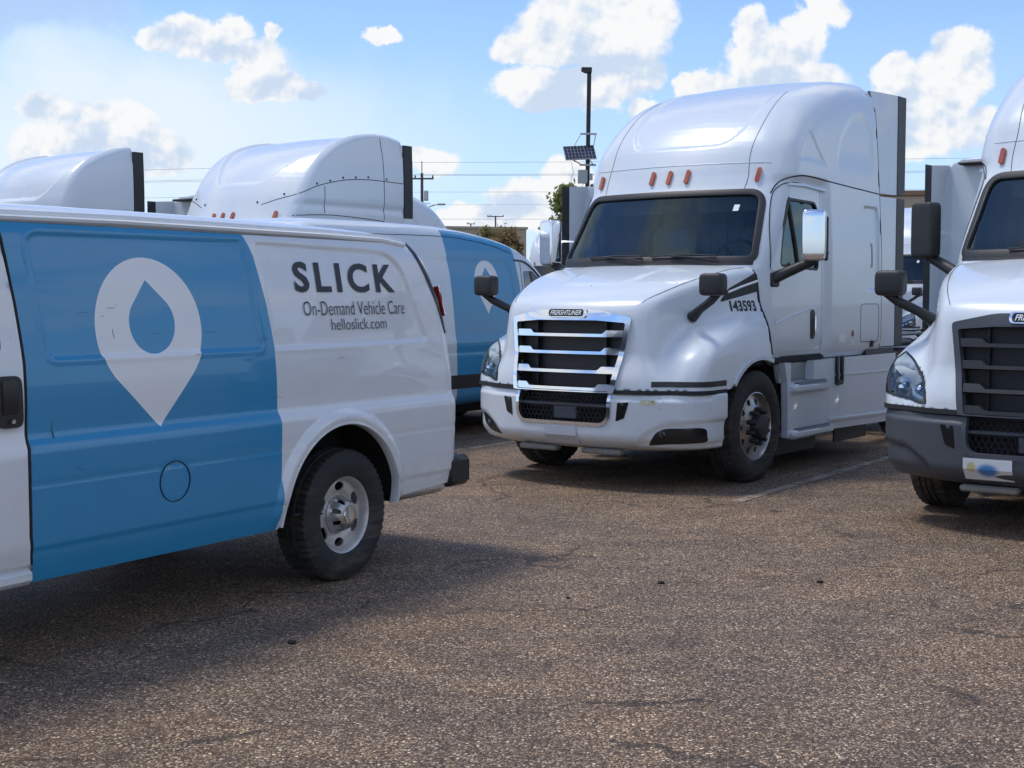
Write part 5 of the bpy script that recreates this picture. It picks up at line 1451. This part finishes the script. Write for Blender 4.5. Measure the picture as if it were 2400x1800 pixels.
# ---------------------------------------------------------------- tall blue and white van
def build_tall_van():
    th = R(35); hd = (math.sin(th), math.cos(th)); lf = (-math.cos(th), math.sin(th))
    o = (-0.6655 + lf[0] * 1.0, 15.748 + lf[1] * 1.0, 0)
    root = thing('tall_van', 'tall white van with blue wrap, parked between the cargo van and the chrome-grille truck', 'van', o, math.atan2(hd[1], hd[0]))
    prof = smooth_poly([(-2.40, .45), (-2.43, 1.2), (-2.40, 2.2), (-2.25, 2.46), (-1.6, 2.50), (-.4, 2.50), (.2, 2.48), (.75, 2.43), (1.25, 2.35), (1.60, 2.24), (1.95, 2.02), (2.40, 1.58), (2.62, 1.40), (3.0, 1.27), (3.25, 1.10), (3.36, .8), (3.34, .42)], 4) + [(0, .36)]
    sp = sd_poly(prof); W = curve([.3, .45, .75, 1.0, 1.6, 2.1, 2.4, 2.6], [.95, .99, 1.01, 1.012, .985, .925, .86, .80])
    def F(x, y, z):
        ay = np.abs(y); f = sstep(x, 1.4, 2.8)
        return smax(sp(x + f * .22 * ay ** 2, z + .05 * ay * ay * sstep(z, 1.8, 2.3)), ay - W(z) + .05 * f, .16)
    def arch(x, y, z): return np.maximum(np.minimum(np.hypot(x + 1.25, z - .36) - .43, np.hypot(x - 2.45, z - .36) - .43), .62 - np.abs(y))
    H_ = lambda x, y, z: np.maximum(F(x, y, z) + .014, -arch(x, y, z))
    P, Q, N = nets(H_, (-2.6, 0, .25), (3.5, 1.15, 2.65), .055)
    c = P[Q].mean(1); dk = (arch(c[:, 0], c[:, 1], c[:, 2]) < .02) | (c[:, 2] < .40)
    obj('body', mesh_np('tall_van_body', P, Q, [WHITE, DARKIN], midx=dk.astype(int), normals=N), root)
    pan = sd_poly(round_poly([(-.95, 2.12), (1.15, 2.10), (1.24, 1.90), (1.27, 1.15), (-.95, 1.15)], [.02, .10, .08, .10, .02], 6))
    def press(x, z): return -.012 * sstep(-pan(x, z), 0, .025) - .008 * np.exp(-((z - 2.13) / .010) ** 2) - .006 * np.exp(-((z - 1.0) / .02) ** 2)
    arcs = []
    for cx in (-1.25, 2.45):
        arcs.append([(cx + .44 * math.cos(t_), .36 + .44 * math.sin(t_)) for t_ in np.linspace(R(5), R(175), 24)])
    out = [(3.0, .40)] + arcs[1] + [(1.5, .37), (-.7, .37)] + arcs[0] + [(-2.2, .42), (-2.36, .6), (-2.38, 1.3), (-2.36, 2.15), (-2.2, 2.38), (-.4, 2.42), (.3, 2.40), (.85, 2.34), (1.28, 2.25), (1.6, 2.13), (1.95, 1.88), (2.35, 1.50), (2.6, 1.34), (3.0, 1.18), (3.14, .8)]
    pin = []; cx, cz, r, tip = .70, 1.84, .235, 1.50
    for t_ in np.linspace(R(-42), R(222), 40): pin.append((cx + r * math.cos(t_), cz + r * math.sin(t_)))
    pin.append((cx, 1.44))
    dr = [(cx + .10 * math.cos(t_), 1.84 + .10 * math.sin(t_)) for t_ in np.linspace(R(140), R(400), 26)] + [(cx, 2.0)]
    blue = [(-.10, 2.6), (-.07, 2.3), (-.01, 1.9), (.03, 1.2), (.06, .2), (1.52, .2), (1.42, 1.2), (1.37, 1.8), (1.30, 2.2), (1.24, 2.6)]
    trimc = [(-3, .735), (3.5, .735), (3.5, .575), (-3, .575)]; trimd = [(-3, .47), (3.5, .47), (3.5, .37), (-3, .37)]
    for mir in (True, False):
        patch('side_panel', F, out, 'y', WHITE, root, res=.035, step=.03, regions=[(blue, MATS['blue vinyl']), (pin, PINWHITE), (dr, BLUE), ([(-2.8, .735), (3.2, .735), (3.2, .575), (-2.8, .575)], BLACK)], disp=press, mirror=mir)
        wn = patch('side_window', F, round_poly([(1.47, 1.96), (1.49, 1.40), (2.36, 1.38), (2.30, 1.46), (1.86, 1.84), (1.68, 1.96)], .04), 'y', SIDEGLASS_DARK, root, off=.004, res=.05, mirror=mir)
        seam('gutter_gap', F, smooth_poly([(-2.3, 2.30), (-.3, 2.335), (.4, 2.31), (.9, 2.25), (1.25, 2.17)], 5), 'y', root, .006, mirror=mir, disp=press)
        trim('drip_line', F, smooth_poly([(1.30, 2.09), (1.55, 2.06), (1.85, 1.88), (2.2, 1.56), (2.45, 1.36)], 5), 'y', [(-.016, -.01), (.016, -.01), (.010, .01), (-.010, .01)], BLACKGLOSS, root, False, mirror=mir)
        seam('door_gap', F, [(1.42, 2.06), (1.44, 1.2), (1.50, .76)], 'y', root, .006, mirror=mir)
        s = 1 if not mir else -1
        MB().rbox((1.98, s * 1.20, 1.45), (.12, .22, .32), .4).build('door_mirror', BLACK, root, smooth=True)
        for xx in (-1.25, 2.45):
            w = part_empty('wheel', root, (xx, s * .86, .35), (0, 0, 0 if s > 0 else math.pi))
            obj('tyre', MESH_CACHE('tall_tyre', lambda: tyre_mesh(.352, .23, .21, 64)), w); MB().lathe([(0, .07), (.12, .075), (.2, .06), (.215, .10), (.222, .095)], 32).build('rim', STEEL_SILVER, w, smooth=True)
    patch('windscreen', F, round_poly([(1.68, -.72), (1.68, .72), (2.48, .84), (2.48, -.84)], .08), 'z', BLACKGLOSS, root, off=.006, res=.08)
    patch('grille', F, round_poly([(-.6, .95), (-.6, .62), (.6, .62), (.6, .95)], .05), 'x', BLACK, root, off=.01, start=4.0, res=.08)
    for s in (-1, 1): patch('headlight', F, round_poly([(s * .62, 1.05), (s * .64, .85), (s * .90, .85), (s * .90, 1.12)], .04), 'x', PINWHITE, root, off=.01, start=4.0, res=.06)
    MB().box((.4, 0, .32), (5.2, 1.4, .12)).build('underbody', DARKIN, root)
    return root


SIDEGLASS_DARK = mat('dark reflecting window', (.05, .07, .075), .05, coat=1.0, var=.3, vscale=3)
build_tall_van()

# ---------------------------------------------------------------- lamp post with solar panel
POLE = mat('dark bronze paint', (.020, .022, .022), .5, var=.2, vscale=5); GALV = mat('galvanised steel', (.42, .44, .46), .45, metal=.6, var=.2, vscale=20)
WOOD = mat('weathered pole wood', (.12, .105, .09), .85, var=.35, vscale=4, bump=.3, bscale=60)


def build_lamp_post():
    r = thing('lamp_post', 'dark square lamp post carrying a small solar panel and grey box', 'lamp post', (1.86, 35.0, 0)); r.rotation_euler = (0, R(.75), 0)
    MB().box((0, 0, 3.68), (.105, .105, 7.36), .01).build('pole', POLE, r)
    MB().prism([(.06, 7.40), (.06, 7.28), (-.10, 7.28), (-.20, 7.33), (-.20, 7.40)], -.13, .13, 'y').build('lamp_head', POLE, r)
    sp = part_empty('solar_panel', r, (-.22, -.20, 5.25), (R(48), R(-4), R(8)))
    MB().box((0, 0, 0), (.80, .50, .03), .004).build('panel_frame', GALV, sp)
    cellm = mat('solar cell', (.012, .014, .03), .25, coat=.5, var=.2, vscale=20)
    for i in range(9):
        for j in range(4): MB().box((-.345 + i * .0863, -.18 + j * .12, .017), (.078, .108, .004), .001).build('cell', cellm, sp)
    br = MB()
    for z, ya in ((5.74, -.02), (4.96, -.02)): br.box((0, -.07, z), (.42, .04, .05), .006)
    br.tube([(-.19, -.09, 5.74), (-.36, -.16, 5.42)], .012, 6).tube([(.19, -.09, 5.74), (.13, -.16, 5.42)], .012, 6).tube([(-.16, -.09, 4.96), (-.44, -.20, 5.10)], .016, 6).tube([(.0, -.20, 5.12), (.14, -.09, 4.96)], .014, 6)
    br.build('bracket', GALV, r)
    MB().box((-.13, -.10, 4.66), (.24, .14, .34), .012).box((.08, -.08, 4.66), (.09, .06, .17), .008).build('control_box', mat('grey enclosure', (.38, .42, .42), .5, var=.06), r, smooth=True)
    pts = smooth_poly([(-.10, -.10, 4.48), (-.2, -.1, 4.35), (-.32, -.1, 4.28), (-.40, -.1, 4.4), (-.42, -.1, 4.62), (-.37, -.1, 4.75), (-.42, -.12, 5.0)], 5)
    MB().tube(pts, .007, 5).build('cable', GALV, r)


build_lamp_post()


def utility_pole(x, y, h, label, arms, extra=False, arm_w=2.4):
    r = thing('utility_pole', label, 'utility pole', (x, y, 0), 0, 'utility poles along the street')
    MB().lathe([(0, 0), (.17, 0), (.11, h), (0, h)], 12, 'z').build('pole', WOOD, r, smooth=True)
    for z in arms:
        a = MB().box((0, -.14, z), (arm_w, .10, .13), .01).build('cross_arm', WOOD, r)
        for xx in (-arm_w * .46, -arm_w * .28, arm_w * .46): MB().lathe([(0, z + .06), (.04, z + .06), (.07, z + .12), (.05, z + .20), (.07, z + .24), (0, z + .30)], 8, 'z', (xx, -.14, 0)).build('insulator', POLE, a)
    if extra:
        MB().lathe([(0, 9.2), (.17, 9.2), (.18, 9.25), (.18, 9.95), (.15, 10.0), (0, 10.0)], 14, 'z', (.34, -.1, 0)).build('transformer', GALV, r, smooth=True)
        MB().tube([(0, -.1, 8.35), (.6, -.2, 8.72), (1.15, -.3, 8.88)], .045, 8).build('lamp_arm', GALV, r)
        MB().rbox((1.55, -.35, 8.90), (.70, .3, .16), .5).build('lamp_head', GALV, r, smooth=True)
        MB().box((-.30, -.1, 7.4), (.06, .06, 2.4)).box((.26, -.1, 7.0), (.05, .05, 2.0)).box((0, -.1, 9.0), (1.3, .05, .05)).build('conduit', GALV, r)
        MB().tube([(0, 0, h), (0, 0, h + .95)], .035, 6).build('top_pin', WOOD, r)
    return r


utility_pole(-7.2, 110, 11.4, 'tall utility pole with cross arm, transformer and street lamp above the tall van', [10.95], True, 1.9)
utility_pole(-2.4, 200, 13.2, 'distant utility pole with two cross arms above the brown bushes', [13.1, 11.0], False, 2.4)
utility_pole(-7.2, 240, 14.2, 'tiny far utility pole low beside the larger poles, its arm just over the roofs', [14.1], False, 1.4)


def wires():
    """runs between the street poles"""
    wm = mat('wire', (.22, .26, .31), .6, var=.1)
    runs = [(0, 12.25, .013), (-.8, 11.30, .013), (.8, 11.22, .013), (0, 9.9, .012), (0, 8.9, .008), (0, 7.75, .014)]
    A = (-80, 128); B = (-7.2, 110); Cc = (72, 104)
    for (dx, z, r_) in runs:
        pts = []
        for (p, q) in ((A, B), (B, Cc)):
            for k in range(16):
                t_ = k / 16; pts.append((p[0] + (q[0] - p[0]) * t_ + dx, p[1] + (q[1] - p[1]) * t_, z + .5 * (t_ if p is B else 1 - t_) - 1.0 * t_ * (1 - t_)))
        w = MB().tube(pts, r_, 5).build('power_line', wm, None)
        w['category'] = 'wire'; w['group'] = 'overhead wires'
        w['label'] = {12.25: 'topmost overhead wire crossing the sky from the tall utility pole', 11.30: 'overhead wire on the left end of the cross arm', 11.22: 'overhead wire on the right end of the cross arm', 9.9: 'overhead wire hung at the transformer below the cross arm', 8.9: 'faint overhead wire just above the street lamp head', 7.75: 'lowest overhead wire just above the roofs by the utility pole'}[z]


wires()

# ---------------------------------------------------------------- trees and buildings beyond
LEAFM = [leaf_mat('leaf green', (.23, .26, .09)), leaf_mat('leaf olive', (.25, .22, .10)), leaf_mat('leaf rust', (.28, .21, .11))]
BARK = mat('bark', (.09, .075, .06), .9, var=.3, vscale=5, bump=.3, bscale=30)


def tree(x, y, h, rx, lab, m, cz, n, seed, spiky=False):
    g = np.random.default_rng(seed); r = thing('tree', lab, 'tree', (x, y, 0))
    mb = MB().tube([(0, 0, 0), (.1, 0, h * .35), (0, .1, h * .7), (.05, 0, h * .97)], [.22, .16, .09, .03], 8); tips = []
    for i in range(34):
        z = h * (cz + (0.98 - cz) * g.random()); a = g.random() * 6.28; f = 1 - (z / h - cz) / (1 - cz)
        L = rx * (0.35 + .65 * (f if spiky else math.sqrt(max(.05, 1 - (2 * (z / h - cz) / (1 - cz) - 1) ** 2)))) * (.6 + .5 * g.random())
        p = np.array([L * math.cos(a), L * math.sin(a), z + (.25 if not spiky else .12) * L]); b = np.array([0, 0, z - .15 * L])
        mb.tube([tuple(b), tuple((b + p) / 2 + np.array([0, 0, .05])), tuple(p)], [.05, .035, .012], 5)
        for t_ in np.linspace(.35, 1.05, 7): tips.append(b + (p - b) * t_)
    mb.build('trunk', BARK, r, smooth=True)
    T_ = np.array(tips); c = T_[g.integers(0, len(T_), n)] + g.normal(0, .16 if spiky else .24, (n, 3)); s = (.05 + .06 * g.random(n)) * (1.0 if y < 60 else 1.5)
    u = g.normal(size=(n, 3)); u /= np.linalg.norm(u, axis=1)[:, None]; v = np.cross(u, g.normal(size=(n, 3))); v /= np.linalg.norm(v, axis=1)[:, None]
    q = np.stack([c - u * s[:, None] * 1.4, c + v * s[:, None] * .7, c + u * s[:, None] * 1.4, c - v * s[:, None] * .7], 1).reshape(-1, 3)
    obj('crown', mesh_np('crown', q, np.arange(4 * n).reshape(-1, 4), [m], smooth=False), r)


tree(2.2, 52, 5.75, 1.5, 'green tree rising beside the grey side extender under the lamp post', LEAFM[0], .25, 6500, 3, True)
tree(-1.5, 88, 5.6, 1.0, 'olive bushy tree under the distant utility pole', LEAFM[1], .2, 4200, 5)
tree(-.3, 86, 5.4, .9, 'rusty brown bushy tree close to the white roof beside the door mirror', LEAFM[2], .2, 4200, 6)
BEIGE = mat('beige wall panel', (.42, .36, .27), .8, var=.06, vscale=.6); CAP = mat('brown roof trim', (.25, .15, .08), .6, var=.1)


def building(name, lab, loc, rz, w, h, dp, panels):
    r = thing(name, lab, 'building', loc, rz)
    MB().box((0, dp / 2, h / 2), (w, dp, h)).build('wall', BEIGE, r)
    k = h / panels
    for i in range(panels): MB().box((0, -.03, k * (i + .5)), (w, .08, k - .05), .015).build('wall_panel', BEIGE, r)
    MB().box((0, dp / 2 - .05, h + .12), (w + .3, dp + .3, .24)).build('roof_trim', CAP if name == 'warehouse' else BEIGE, r)
    for i in range(int(w / 9)):
        MB().box((-w / 2 + 5 + i * 9, -.09, 1.5), (3.2, .06, 3.0)).build('roller_door', mat('pale door', (.5, .5, .48), .5, var=.05), r)


building('warehouse', 'beige panelled warehouse with brown roof trim behind the truck gap at right', (26, 66, 0), R(-8), 40, 6.5, 20, 9)
building('low_building', 'long low beige building on the skyline behind the tall van', (-18, 132, 0), R(14), 40, 8.2, 15, 6)
for (px, py, s) in ((-1.05, 6.42, .022), (.86, 7.78, .02), (1.78, 7.80, .02), (.31, 7.4, .012)):
    lab = {-1.05: 'small dark stone on the asphalt in front of the van rear wheel', .86: 'small dark stone on bare asphalt, left of a matching pair', 1.78: 'small dark stone on bare asphalt, right of a matching pair', .31: 'tiny dark pebble on open asphalt left of the stone pair'}[px]
    o = MB().rbox((px, py, s * .4), (s * 2.2, s * 1.4, s), .8, 8).build('stone', mat('dark stone', (.02, .018, .016), .8, var=.3, vscale=90), None, smooth=True); o['label'] = lab; o['category'] = 'stone'
